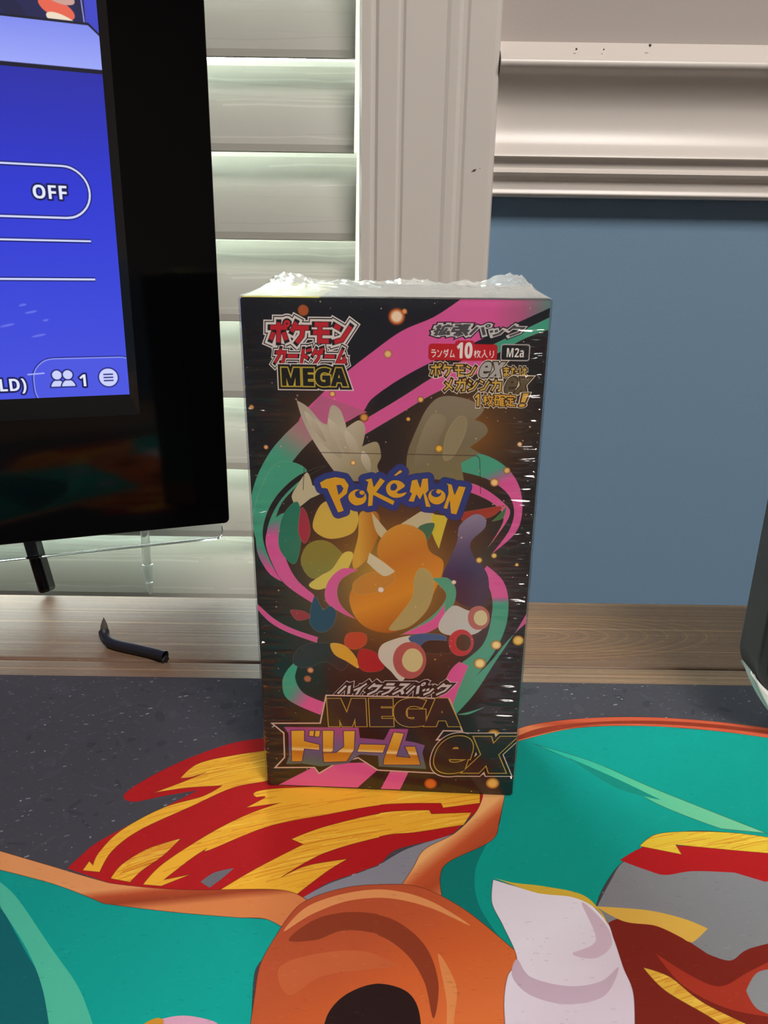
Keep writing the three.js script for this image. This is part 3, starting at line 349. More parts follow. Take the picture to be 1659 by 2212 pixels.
// ---------------------------------------------------------------- surface materials
function noisy(w, h, base, draw) { const [c, g] = canvas(w, h); g.fillStyle = base; g.fillRect(0, 0, w, h); draw(g, w, h); return c; }
const tile = (t, rx, ry, wrap = THREE.RepeatWrapping) => { t.wrapS = t.wrapT = wrap; t.repeat.set(rx, ry); return t; };
const grainBump = tile(texture(noisy(512, 512, '#808080', (g) => { for (let i = 0; i < 26000; i++) { const v = 100 + rnd() * 60 | 0; g.fillStyle = `rgb(${v},${v},${v})`; g.fillRect(rnd() * 512, rnd() * 512, 1 + rnd() * 3, 1 + rnd() * 3); } }), false), 12, 12);
const paint = (r, g, b, rough = 0.55) => std(new THREE.Color().setRGB(r, g, b), rough, { bumpMap: grainBump, bumpScale: 0.00012 });
const M = {
  blue: paint(0.165, 0.28, 0.415, 0.62), taupe: paint(0.41, 0.365, 0.34, 0.7), ceiling: std(0xded9d2, 0.9), floor: std(0x5a4536, 0.5),
  trim: phys({ color: new THREE.Color().setRGB(0.66, 0.61, 0.57), roughness: 0.3, bumpMap: grainBump, bumpScale: 0.00008 }),
  blackGloss: phys({ color: 0x040405, roughness: 0.07, specularIntensity: 0.5 }), blackMatt: std(0x0b0b0d, 0.5),
  glass: phys({ color: 0xffffff, transmission: 1, thickness: 0, roughness: 0.0, ior: 1.45 }),
};
const slatMap = (k) => texture(noisy(2048, 128, ['#a09e96', '#9c9a92', '#a3a199'][k], (g, w, h) => {
  for (let i = 0; i < 70; i++) {
    const y = rnd() * h, a = 0.05 + 0.12 * rnd(); g.strokeStyle = i % 3 ? `rgba(120,112,100,${a})` : `rgba(215,212,205,${a * 1.6})`; g.lineWidth = 0.6 + rnd() * 2.2; g.beginPath(); let x = rnd() * w * 0.8, yy = y; g.moveTo(x, yy);
    for (let s = 0; s < 7; s++) { x += 60 + rnd() * 60; yy += (rnd() - 0.5) * 7; g.lineTo(x, yy); } g.stroke();
  }
}));
const slatMaterials = [0, 1, 2].map((k) => phys({ map: slatMap(k), roughness: 0.38 }));

// ---------------------------------------------------------------- the room
const FLOOR = -0.76, CEIL = 1.72, X0 = -1.9, X1 = 2.3, WALL = -0.27, BACK = 3.1, RAIL = 0.205;
const WIN = { x0: -1.02, x1: -0.0155, y0: -0.6, y1: 1.32 };
setting(mesh('floor', box(X0 - 0.12, X1 + 0.12, FLOOR - 0.05, FLOOR, WALL - 0.16, BACK + 0.12), M.floor), 'brown wooden floor of the room', 'floor');
setting(mesh('ceiling', box(X0 - 0.12, X1 + 0.12, CEIL, CEIL + 0.08, WALL - 0.16, BACK + 0.12), M.ceiling), 'off white ceiling', 'ceiling');
{
  const w = setting(group('wall_back'), 'wall painted taupe above and slate blue below the moulding', 'wall'), z0 = WALL - 0.15, z1 = WALL;
  mesh('lower_paint', box(WIN.x1, X1, FLOOR, RAIL, z0, z1), M.blue, w); mesh('upper_paint', box(WIN.x1, X1, RAIL, CEIL, z0, z1), M.taupe, w);
  mesh('lower_paint', box(X0, WIN.x0, FLOOR, RAIL, z0, z1), M.blue, w); mesh('upper_paint', box(X0, WIN.x0, RAIL, CEIL, z0, z1), M.taupe, w);
  mesh('lower_paint', box(WIN.x0, WIN.x1, FLOOR, WIN.y0, z0, z1), M.blue, w); mesh('upper_paint', box(WIN.x0, WIN.x1, WIN.y1, CEIL, z0, z1), M.taupe, w);
  for (const [side, x0, x1, za, zb, words] of [['left', X0 - 0.12, X0, WALL - 0.15, BACK, 'two colour wall beside the television'], ['right', X1, X1 + 0.12, WALL - 0.15, BACK, 'two colour wall on the side of the display'], ['front', X0, X1, BACK, BACK + 0.12, 'two colour wall facing the blind']]) {
    const s = setting(group('wall_' + side), words, 'wall');
    mesh('lower_paint', box(x0, x1, FLOOR, RAIL, za, zb), M.blue, s); mesh('upper_paint', box(x0, x1, RAIL, CEIL, za, zb), M.taupe, s);
  }
}
// casing round the window: a stepped profile, right and left legs and head
{
  const prof = [[0, 0], [0, 11], [1.2, 12.4], [5.5, 12.8], [6.8, 11.8], [8, 11.8], [9.6, 13.2], [19, 14.0], [20.4, 13.2], [21.6, 13.4], [23, 14.4], [43, 15.4], [45, 16.2], [49, 16.6], [51, 15.8], [53, 16], [54.5, 16.8], [67, 17.6], [69.2, 17.4], [70, 15.5], [70, 0]].map(([x, t]) => [x / 1000, t / 1000]);
  const legs = setting(group('trim_1', [0, 0, 0]), 'off white stepped casing round the window blind', 'trim');
  const leg = extrude(prof, WIN.y1 + 0.07 - FLOOR); leg.rotateX(-Math.PI / 2); leg.scale(1, 1, -1);           // profile thickness towards +z, length up
  const g1 = leg.clone(); g1.translate(-0.0155, FLOOR, WALL); g1.index || 0;
  const flip = (g) => { const p = g.attributes.position, n = p.count; for (let i = 0; i < n; i += 3) { for (const a of [g.attributes.position, g.attributes.uv]) { const k = a.itemSize; for (let c = 0; c < k; c++) { const t = a.array[(i + 1) * k + c]; a.array[(i + 1) * k + c] = a.array[(i + 2) * k + c]; a.array[(i + 2) * k + c] = t; } } } g.computeVertexNormals(); return g; };
  mesh('casing_leg', planarUV(flip(g1), 'x', 'y', 6, 6), M.trim, legs);
  const g2 = leg.clone(); g2.scale(-1, 1, 1); g2.translate(WIN.x0, FLOOR, WALL); g2.computeVertexNormals(); mesh('casing_leg', g2, M.trim, legs);
  mesh('casing_head', rbox(WIN.x0 - 0.07, WIN.x1 + 0.07, WIN.y1, WIN.y1 + 0.075, WALL, WALL + 0.021), M.trim, legs);
  // linings of the opening
  mesh('jamb', box(WIN.x1 - 0.0005, WIN.x1 + 0.012, WIN.y0, WIN.y1, WALL - 0.15, WALL - 0.0005), M.trim, legs); mesh('jamb', box(WIN.x0 - 0.012, WIN.x0 + 0.0005, WIN.y0, WIN.y1, WALL - 0.15, WALL - 0.0005), M.trim, legs);
  mesh('sill', rbox(WIN.x0 - 0.07, WIN.x1 + 0.0, WIN.y0 - 0.02, WIN.y0, WALL - 0.15, WALL + 0.03), M.trim, legs);
}
// moulding between the two paints: the profile is [out from the wall, up]
{
  const y = [0.1725, 0.2455], p = [[0, 0], [10, 0], [11.8, 1.5], [11, 4], [11.5, 7.5], [13.5, 9.5], [15, 11.6], [14, 12.8], [12, 14], [12.2, 17.5], [12.5, 18.8], [15.5, 19.3], [14.5, 21], [11, 26], [8.8, 32], [8.2, 38], [9, 44], [11.5, 50], [16, 56], [20.5, 59.5], [21, 62], [19, 64.5], [9, 72.3], [0, 73.5]].map(([o, u]) => new THREE.Vector2(o / 1000, u / 1000));
  const s = new THREE.Shape(); s.moveTo(p[0].x, p[0].y); s.lineTo(p[1].x, p[1].y); s.splineThru(p.slice(2, 7)); s.lineTo(p[7].x, p[7].y); s.lineTo(p[8].x, p[8].y); s.lineTo(p[9].x, p[9].y); s.lineTo(p[10].x, p[10].y); s.lineTo(p[11].x, p[11].y); s.splineThru(p.slice(12, 22)); s.lineTo(p[22].x, p[22].y); s.lineTo(p[23].x, p[23].y);
  const g = new THREE.ExtrudeGeometry(s, { depth: X1 - 0.0545, bevelEnabled: false, curveSegments: 40 }); g.rotateY(Math.PI / 2); g.scale(1, 1, -1); g.translate(0.0545, y[0], WALL);
  const a = g.attributes.position.array; for (let i = 0; i < a.length; i += 9) for (let c = 0; c < 3; c++) { const t = a[i + 3 + c]; a[i + 3 + c] = a[i + 6 + c]; a[i + 6 + c] = t; }
  g.computeVertexNormals(); planarUV(g, 'x', 'y', 6, 6);
  const t = setting(mesh('trim_2', g, M.trim), 'off white curved moulding between taupe and blue wall', 'trim');
}
// scuffs and chips in the paint of the casing and the moulding
{
  const dirt = std(0x54483e, 0.9), blob = (x, y, z, a, b, turn, parent) => { const g = new THREE.IcosahedronGeometry(1, 2), p = g.attributes.position; for (let i = 0; i < p.count; i++) { const k = 0.75 + 0.4 * Math.sin(p.getX(i) * 5 + x * 900) * Math.sin(p.getY(i) * 6 + y * 700); p.setXYZ(i, p.getX(i) * a * k, p.getY(i) * b * k, p.getZ(i) * 0.00025); } g.rotateZ(turn); g.translate(x, y, z); mesh('paint_scuff', g, dirt, parent); };
  const casing = scene.getObjectByName('trim_1'), rail = scene.getObjectByName('trim_2');
  blob(0.0445, 0.1846, WALL + 0.0170, 0.0022, 0.0009, 0.5, casing); blob(0.0472, 0.1856, WALL + 0.0171, 0.0010, 0.0007, 0.2, casing); blob(0.0315, 0.1838, WALL + 0.0150, 0.0008, 0.0006, 0, casing);
  blob(0.0640, 0.1916, WALL + 0.0110, 0.0036, 0.0006, -0.02, rail); blob(0.0640, 0.1850, WALL + 0.0116, 0.0018, 0.0005, 0, rail);
  for (const [x, y, r] of [[0.0915, 0.2400, 0.0007], [0.1050, 0.2400, 0.0005], [0.1275, 0.2420, 0.0009]]) blob(x, y, WALL + 0.0186, r, r, 0, rail);
}
// window pane and frame behind the blind, and unseen ground outside, made pale to bounce daylight onto the slats
{
  const w = setting(group('window_1'), 'daylit window behind the blind', 'window'), z = WALL - 0.135;
  for (const [x0, x1, y0, y1] of [[WIN.x0, WIN.x0 + 0.04, WIN.y0, WIN.y1], [WIN.x1 - 0.04, WIN.x1 - 0.001, WIN.y0, WIN.y1], [WIN.x0 + 0.04, WIN.x1 - 0.04, WIN.y0, WIN.y0 + 0.04], [WIN.x0 + 0.04, WIN.x1 - 0.04, WIN.y1 - 0.04, WIN.y1], [WIN.x0 + 0.04, WIN.x1 - 0.04, 0.36, 0.4]]) mesh('window_frame', box(x0, x1, y0, y1, z - 0.012, z + 0.012), M.trim, w);
  mesh('pane', box(WIN.x0 + 0.04, WIN.x1 - 0.04, WIN.y0 + 0.04, 0.36, z - 0.001, z), M.glass, w); mesh('pane', box(WIN.x0 + 0.04, WIN.x1 - 0.04, 0.4, WIN.y1 - 0.04, z - 0.001, z), M.glass, w);
  setting(mesh('ground', box(-14, 14, FLOOR - 0.5, FLOOR - 0.4, -16, WALL - 0.2), std(0xb4b6a8, 0.95)), 'ground outside the window', 'ground');
}
// ---------------------------------------------------------------- the slatted blind
{
  const blind = tag(group('window_blind', [0, WIN.y0, 0]), 'closed off white slatted blind hanging inside the window casing', 'blind');
  const pitch = 0.0453, first = 0.2395, tilt = 67.5 * Math.PI / 180, wide = 0.0508, thick = 0.0028, x0 = WIN.x0 + 0.004, x1 = WIN.x1 - 0.0028, zf = -0.2795;
  const s = new THREE.Shape(), n = 14, bow = (t) => 0.0005 * (1 - (2 * t - 1) ** 2);
  for (let i = 0; i <= n; i++) { const t = i / n; s[i ? 'lineTo' : 'moveTo'](t * wide, bow(t) + thick / 2 * Math.sqrt(Math.max(0, 1 - Math.max(0, Math.abs(2 * t - 1) - 0.93) ** 2 / 0.0049 * 0.8))); }
  for (let i = n; i >= 0; i--) { const t = i / n; s.lineTo(t * wide, bow(t) - thick / 2 * Math.sqrt(Math.max(0, 1 - Math.max(0, Math.abs(2 * t - 1) - 0.93) ** 2 / 0.0049 * 0.8))); }
  const slat = new THREE.ExtrudeGeometry(s, { depth: x1 - x0, bevelEnabled: false });                      // profile x along the width, y outwards, z along the length
  slat.applyMatrix4(new THREE.Matrix4().makeBasis(new THREE.Vector3(0, Math.sin(tilt), -Math.cos(tilt)), new THREE.Vector3(0, Math.cos(tilt), Math.sin(tilt)), new THREE.Vector3(1, 0, 0)));
  { const p = slat.attributes.position, uv = slat.attributes.uv; for (let i = 0; i < p.count; i++) uv.setXY(i, p.getZ(i) * 0 + p.getX(i) * 2.2, (p.getY(i) * Math.sin(tilt) - p.getZ(i) * Math.cos(tilt)) / wide); }
  slat.translate(x0, 0, 0); slatMaterials.forEach((m) => { m.map.wrapS = THREE.MirroredRepeatWrapping; });
  for (let y = first + pitch * 23, i = 0; y > WIN.y0 + 0.05; y -= pitch, i++) { const m = mesh('slat', slat, slatMaterials[(i * 7 + (i >> 1)) % 3], blind); m.position.y = y - WIN.y0; m.position.x = -((i * 37) % 5) * 0.0003; const open = Math.min(7, Math.max(0, (0.09 - y) / 0.012)) * Math.PI / 180; m.rotation.x = -open; m.position.z = zf; }
  mesh('head_rail', rbox(x0, x1, WIN.y1 - 0.05 - WIN.y0, WIN.y1 - 0.001 - WIN.y0, zf - 0.045, zf + 0.004), slatMaterials[0], blind);
  mesh('bottom_rail', rbox(x0, x1, 0.006, 0.03, zf - 0.03, zf), slatMaterials[1], blind);
  for (const x of [-0.86, -0.5]) mesh('ladder_cord', new THREE.CylinderGeometry(0.0007, 0.0007, WIN.y1 - WIN.y0 - 0.07, 6).translate(x, (WIN.y1 - WIN.y0) / 2 - 0.01, zf + 0.003), slatMaterials[2], blind);
  const clear = phys({ color: 0xf8fdfb, transmission: 0.75, thickness: 0.004, roughness: 0.12, ior: 1.49 });
  const wand = new THREE.CylinderGeometry(0.0027, 0.0027, 1.2, 6).translate(0, 0.6, 0); wand.rotateZ(-0.006);
  const w = mesh('tilt_wand', wand, clear, blind); w.position.set(-0.1505, -0.060 - WIN.y0, -0.268);
  const tip = new THREE.LatheGeometry([[0.0004, -0.009], [0.0016, -0.007], [0.0034, 0.004], [0.0037, 0.012], [0.0028, 0.0125]].map(([a, b]) => new THREE.Vector2(a, b)), 12); mesh('wand_tip', tip, clear, w);
}
// ---------------------------------------------------------------- ceiling lamp
{
  const [lx, ly, lz] = LAMP.at, h = LAMP.size / 2;
  const lamp = tag(group('ceiling_light', [lx, CEIL, lz]), 'square white ceiling light with a glowing diffuser', 'ceiling light');
  mesh('housing', rbox(-h - 0.02, h + 0.02, -0.045, 0, -h - 0.02, h + 0.02, 0.008), std(0xe8e6e2, 0.5), lamp);
  mesh('diffuser', rbox(-h, h, -0.053, -0.0445, -h, h, 0.003), std(0xffffff, 0.6, { emissive: LAMP.color, emissiveIntensity: 4 }), lamp);
  const l = new THREE.RectAreaLight(LAMP.color, LAMP.power, LAMP.size, LAMP.size); l.position.set(0, -0.056, 0); l.rotation.x = -Math.PI / 2; l.name = 'lamp_light'; lamp.add(l);
}
// ---------------------------------------------------------------- desk of weathered boards
const DESK = -0.002, EDGE = -0.1305;
{
  const woods = [0, 1, 2].map((k) => {
    const draw = (bump) => (g, w, h) => {
      for (let i = 0; i < 900; i++) {
        const y = rnd() * h, a = 0.04 + 0.12 * rnd(), v = bump ? (rnd() < 0.5 ? '40,40,40' : '215,215,215') : '?';
        let x = rnd() * w - 200, yy = y; const stained = rnd() < (x > w * 0.42 ? 0.85 : 0.18), tone = bump ? v : (stained ? ['52,38,30', '76,57,44', '92,72,58'] : ['168,136,102', '150,120,90', '110,86,66'])[i % 3]; g.strokeStyle = `rgba(${tone},${a * 1.15})`; g.lineWidth = 0.6 + rnd() * 3.2; g.beginPath(); g.moveTo(x, yy); for (let s = 0; s < 8; s++) { x += 40 + rnd() * 90; yy += (rnd() - 0.5) * 5; g.lineTo(x, yy); } g.stroke();
      }
      for (let i = 0; i < 5; i++) { const y = rnd() * h; g.strokeStyle = bump ? 'rgba(230,230,230,.5)' : 'rgba(182,148,112,.4)'; g.lineWidth = 2 + rnd() * 3; g.beginPath(); g.moveTo(0, y); g.bezierCurveTo(w * 0.3, y + 6 * (rnd() - 0.5), w * 0.6, y + 8 * (rnd() - 0.5), w, y); g.stroke(); }
      if (k === 1) { const cx = w * 0.70, cy = h * 0.62;                                                     // a knot with bent grain round it
        for (let r = 150; r > 6; r -= 5) { g.strokeStyle = bump ? `rgba(${r % 2 ? 60 : 190},${r % 2 ? 60 : 190},${r % 2 ? 60 : 190},.3)` : ['rgba(84,60,44,.28)', 'rgba(158,118,76,.34)', 'rgba(120,84,56,.3)'][(r / 5 | 0) % 3]; g.lineWidth = 3; g.beginPath(); g.ellipse(cx - (150 - r) * 0.5, cy, r * 2.1, r * 0.62, 0.06, 0, 7); g.stroke(); } }
      if (!bump) for (let i = 0; i < 7000; i++) { g.fillStyle = i % 2 ? 'rgba(60,44,34,.12)' : 'rgba(190,165,140,.10)'; g.fillRect(rnd() * w, rnd() * h, 2 + rnd() * 14, 1 + rnd() * 1.5); }
    };
    const s0 = seed, map = texture(noisy(2048, 420, ['#725c49', '#6a5341', '#7c6653'][k], draw(false))); seed = s0; const bump = texture(noisy(1024, 210, '#808080', (g, w, h) => { g.scale(0.5, 0.5); draw(true)(g, 2048, 420); }), false);
    for (const t of [map, bump]) { t.wrapS = t.wrapT = THREE.MirroredRepeatWrapping; }
    return phys({ map, roughness: 0.48, specularIntensity: 0.7, bumpMap: bump, bumpScale: 0.00028 });
  });
  const desk = tag(group('desk', [0, FLOOR, 0]), 'weathered brown wooden desk of wide boards under the mat', 'desk');
  const D = DESK - FLOOR, rows = [[EDGE, -0.0745, 1], [-0.0742, 0.066, 0], [0.0663, 0.206, 2], [0.2063, 0.346, 1], [0.3463, 0.486, 0]];
  for (const [za, zb, k] of rows) { const g = rbox(-0.95, 0.95, D - 0.032, D, za, zb, 0.0016); planarUV(g, 'x', 'z', 2.3, -1 / 0.085, 0.53 + (k - 1) * 0.31, za / 0.085); mesh('plank', g, woods[k], desk); }
  for (const [x, z] of [[-0.88, -0.08], [0.88, -0.08], [-0.88, 0.43], [0.88, 0.43]]) mesh('leg', rbox(x - 0.03, x + 0.03, 0, D - 0.032, z - 0.03, z + 0.03, 0.004), woods[2], desk);
}
// ---------------------------------------------------------------- printed cloth mat
{
  const x0 = -0.3, x1 = 0.31, z0 = -0.06, z1 = 0.296, weave = tile(texture(noisy(128, 128, '#808080', (g) => { for (let y = 0; y < 128; y += 8) for (let x = 0; x < 128; x += 8) { const v = (x + y) / 8 % 2 ? 175 : 85; g.fillStyle = `rgb(${v},${v},${v})`; g.fillRect(x + 1, y + 1, 6, 6); } }), false), 260, 260);
  const mats = [0, 1].map((h) => { const t = matHalf(h); t.wrapS = t.wrapT = THREE.MirroredRepeatWrapping; return phys({ map: t, roughness: 0.85, specularIntensity: 0.25, bumpMap: weave, bumpScale: 0.00008 }); });
  const under = std(0x141416, 0.9);
  const mat = tag(group('playmat', [0, DESK, 0]), 'cloth mat with red and yellow flames, teal and orange print under the box', 'mat');
  // the printed cloth in two sheets that share the seam x = 0, over a rubber sole
  for (const h of [0, 1]) {
    const a = h ? 0 : x0, b = h ? x1 : 0, g = rbox(a, b, 0.0011, 0.002, z0, z1, 0.0004, 2);
    const p = g.attributes.position, uv = g.attributes.uv; for (let i = 0; i < p.count; i++) uv.setXY(i, (p.getX(i) + 0.16 - 0.16 * h) / 0.16, 1 - (p.getZ(i) + 0.06) / 0.16);
    if (h === 0) { const s = g.attributes.position; for (let i = 0; i < s.count; i++) if (s.getX(i) > -0.0005) { s.setX(i, 0); } } else { const s = g.attributes.position; for (let i = 0; i < s.count; i++) if (s.getX(i) < 0.0005) s.setX(i, 0); }
    mesh('printed_cloth', g, mats[h], mat);
  }
  mesh('rubber_sole', box(x0, x1, 0, 0.0011, z0, z1), under, mat);
}
// ---------------------------------------------------------------- the card box in its shrink wrap
{
  const W = 0.072, H = 0.140, D = 0.042;
  const card = tag(group('card_box', [0.0027, 0.0001, 0]), 'tall black card pack box with pink and green ribbons in shrink wrap', 'box');
  card.rotation.set(0.010, -0.047, 0.008); card.position.y = 0.0003;
  const front = boxFront(), bump = null;
  const printed = phys({ map: front, roughness: 0.34 }), sideC = std(0x17141a, 0.4), topDark = std(0x4a4648, 0.4), topYellow = std(0xb9b04a, 0.4);
  // body: a carton with slightly rounded edges; front panel is a sheet of its own print
  mesh('carton', rbox(-W / 2 + 0.0002, W / 2 - 0.0002, 0, H - 0.0002, -D, -0.0004, 0.0007), sideC, card);
  const fp = new THREE.ExtrudeGeometry(roundRect(-W / 2, W / 2, 0, H, 0.0006), { depth: 0.0004, bevelEnabled: false, curveSegments: 6 });
  fp.translate(0, 0, -0.0004); planarUV(fp, 'x', 'y', 1 / W, 1 / H, 0.5, 0); mesh('front_panel', fp, printed, card);
  mesh('top_flap', rbox(-W / 2 + 0.0185, W / 2 - 0.0003, H - 0.0004, H + 0.0002, -D + 0.0005, -0.0005, 0.0002, 2), topDark, card); mesh('top_label', rbox(-W / 2 + 0.0003, -W / 2 + 0.0184, H - 0.0004, H + 0.0002, -D + 0.0005, -0.0002, 0.0002, 2), topYellow, card);
  // clear film: front sheet with puckers along both long edges
  const film = phys({ color: 0xffffff, transmission: 1, thickness: 0, roughness: 0.13, ior: 1.5 });
  const nx = 64, ny = 1100, puck = []; seed = 23;
  for (let i = 0; i < 430; i++) puck.push({ y: H * (0.02 + 0.93 * rnd()), side: rnd() < 0.5 ? -1 : 1, len: 0.002 + 0.010 * rnd() ** 1.6, w: 0.0003 + 0.0004 * rnd(), a: 0.00010 + 0.00042 * rnd(), tilt: (rnd() - 0.5) * 0.12 });
  const byRow = (y) => puck.filter((p) => Math.abs(p.y - y) < 0.004);
  function sheet(fx) {                                                                                       // grid -> geometry
    const pos = [], idx = []; for (let j = 0; j <= ny; j++) for (let i = 0; i <= nx; i++) pos.push(...fx(i / nx, j / ny));
    for (let j = 0; j < ny; j++) for (let i = 0; i < nx; i++) { const a = j * (nx + 1) + i; idx.push(a, a + 1, a + nx + 1, a + 1, a + nx + 2, a + nx + 1); }
    const g = new THREE.BufferGeometry(); g.setAttribute('position', new THREE.Float32BufferAttribute(pos, 3)); g.setIndex(idx); g.computeVertexNormals(); g.setAttribute('uv', new THREE.Float32BufferAttribute(new Array(pos.length / 3 * 2).fill(0), 2)); return g;
  }
  let lastY = -1, near = [];
  const wrap = group('shrink_wrap', [0, 0, 0], card); wrap.userData.label = 'clear film puckered along the edges';
  mesh('front_film', sheet((u, v) => {
    const t = u < 0.5 ? 2 * u * u : 1 - 2 * (1 - u) ** 2, x = (t - 0.5) * (W + 0.0012), y = v * H; if (v !== lastY) { near = byRow(y); lastY = v; }
    const in_ = Math.min(x + W / 2, W / 2 - x); let z = 0.0004 + 0.00055 * (1 - Math.exp(-Math.max(0, in_) / 0.0022)); for (const p of near) { const d = p.side < 0 ? x + W / 2 : W / 2 - x; if (d > p.len) continue; const e = (y - p.y - p.tilt * d) / p.w; if (Math.abs(e) < 4) z += p.a * Math.exp(-e * e) * Math.sin(Math.PI * Math.min(1, (d + 0.0006) / p.len * 0.9 + 0.1)); }
    const edge = Math.min(x + W / 2, W / 2 - x); if (edge < 0.0004) z -= (0.0004 - edge) * 0.9;
    return [x, y, z];
  }), film, wrap);
  // puckered film folded over the top with two stiff ears at the back corners
  const n1 = 110, n2 = 36, pos = [], idx = [], noise = Array.from({ length: 60 }, () => [rnd() * 7, 0.5 + rnd() * 3.2, rnd() * 6.3, rnd() * 6.3]);
  const crumple = (a, b) => noise.reduce((s, [p, q, r, t], i) => s + Math.sin(a * (6 + i * 2.1) + r + b * q * 6) * Math.sin(b * (3 + p * 3) + t) / (2.2 + i * 0.5), 0);
  for (let j = 0; j <= n2; j++) for (let i = 0; i <= n1; i++) {
    const u = i / n1, v = j / n2, ear = Math.exp(-(((u - 0.06) / 0.075) ** 2)) + 1.15 * Math.exp(-(((u - 0.93) / 0.065) ** 2)) + 0.32, rise = Math.max(0, v - 0.45) / 0.55, flat = Math.min(1, v * 3);
    const xs = (u - 0.5) * W * (1.005 - 0.02 * v); let y = H + 0.0005 + 0.00045 * flat * (0.3 + rise) * crumple(u * 3, v * 2) + 0.0023 * ear * rise ** 1.3 * (0.9 + 0.2 * crumple(u * 5, 0.3));
    if (u < 0.004 || u > 0.996) y = H + 0.0004; pos.push(xs, Math.max(H + 0.0003, y), 0.0004 - v * (D - 0.002 * ear));
  }
  for (let j = 0; j < n2; j++) for (let i = 0; i < n1; i++) { const a = j * (n1 + 1) + i; idx.push(a, a + 1, a + n1 + 1, a + 1, a + n1 + 2, a + n1 + 1); }
  const tf = new THREE.BufferGeometry(); tf.setAttribute('position', new THREE.Float32BufferAttribute(pos, 3)); tf.setIndex(idx); tf.computeVertexNormals(); tf.setAttribute('uv', new THREE.Float32BufferAttribute(new Array(pos.length / 3 * 2).fill(0), 2));
  mesh('top_film', tf, phys({ color: 0xf6f7f4, transmission: 0.72, thickness: 0, roughness: 0.2, ior: 1.5 }), wrap);
  // film on the two narrow sides
  for (const s of [-1, 1]) { const g = new THREE.PlaneGeometry(D, H, 4, 4); g.rotateY(s * Math.PI / 2); g.translate(s * (W / 2 + 0.0005), H / 2, -D / 2); mesh('side_film', g, film, wrap); }
}
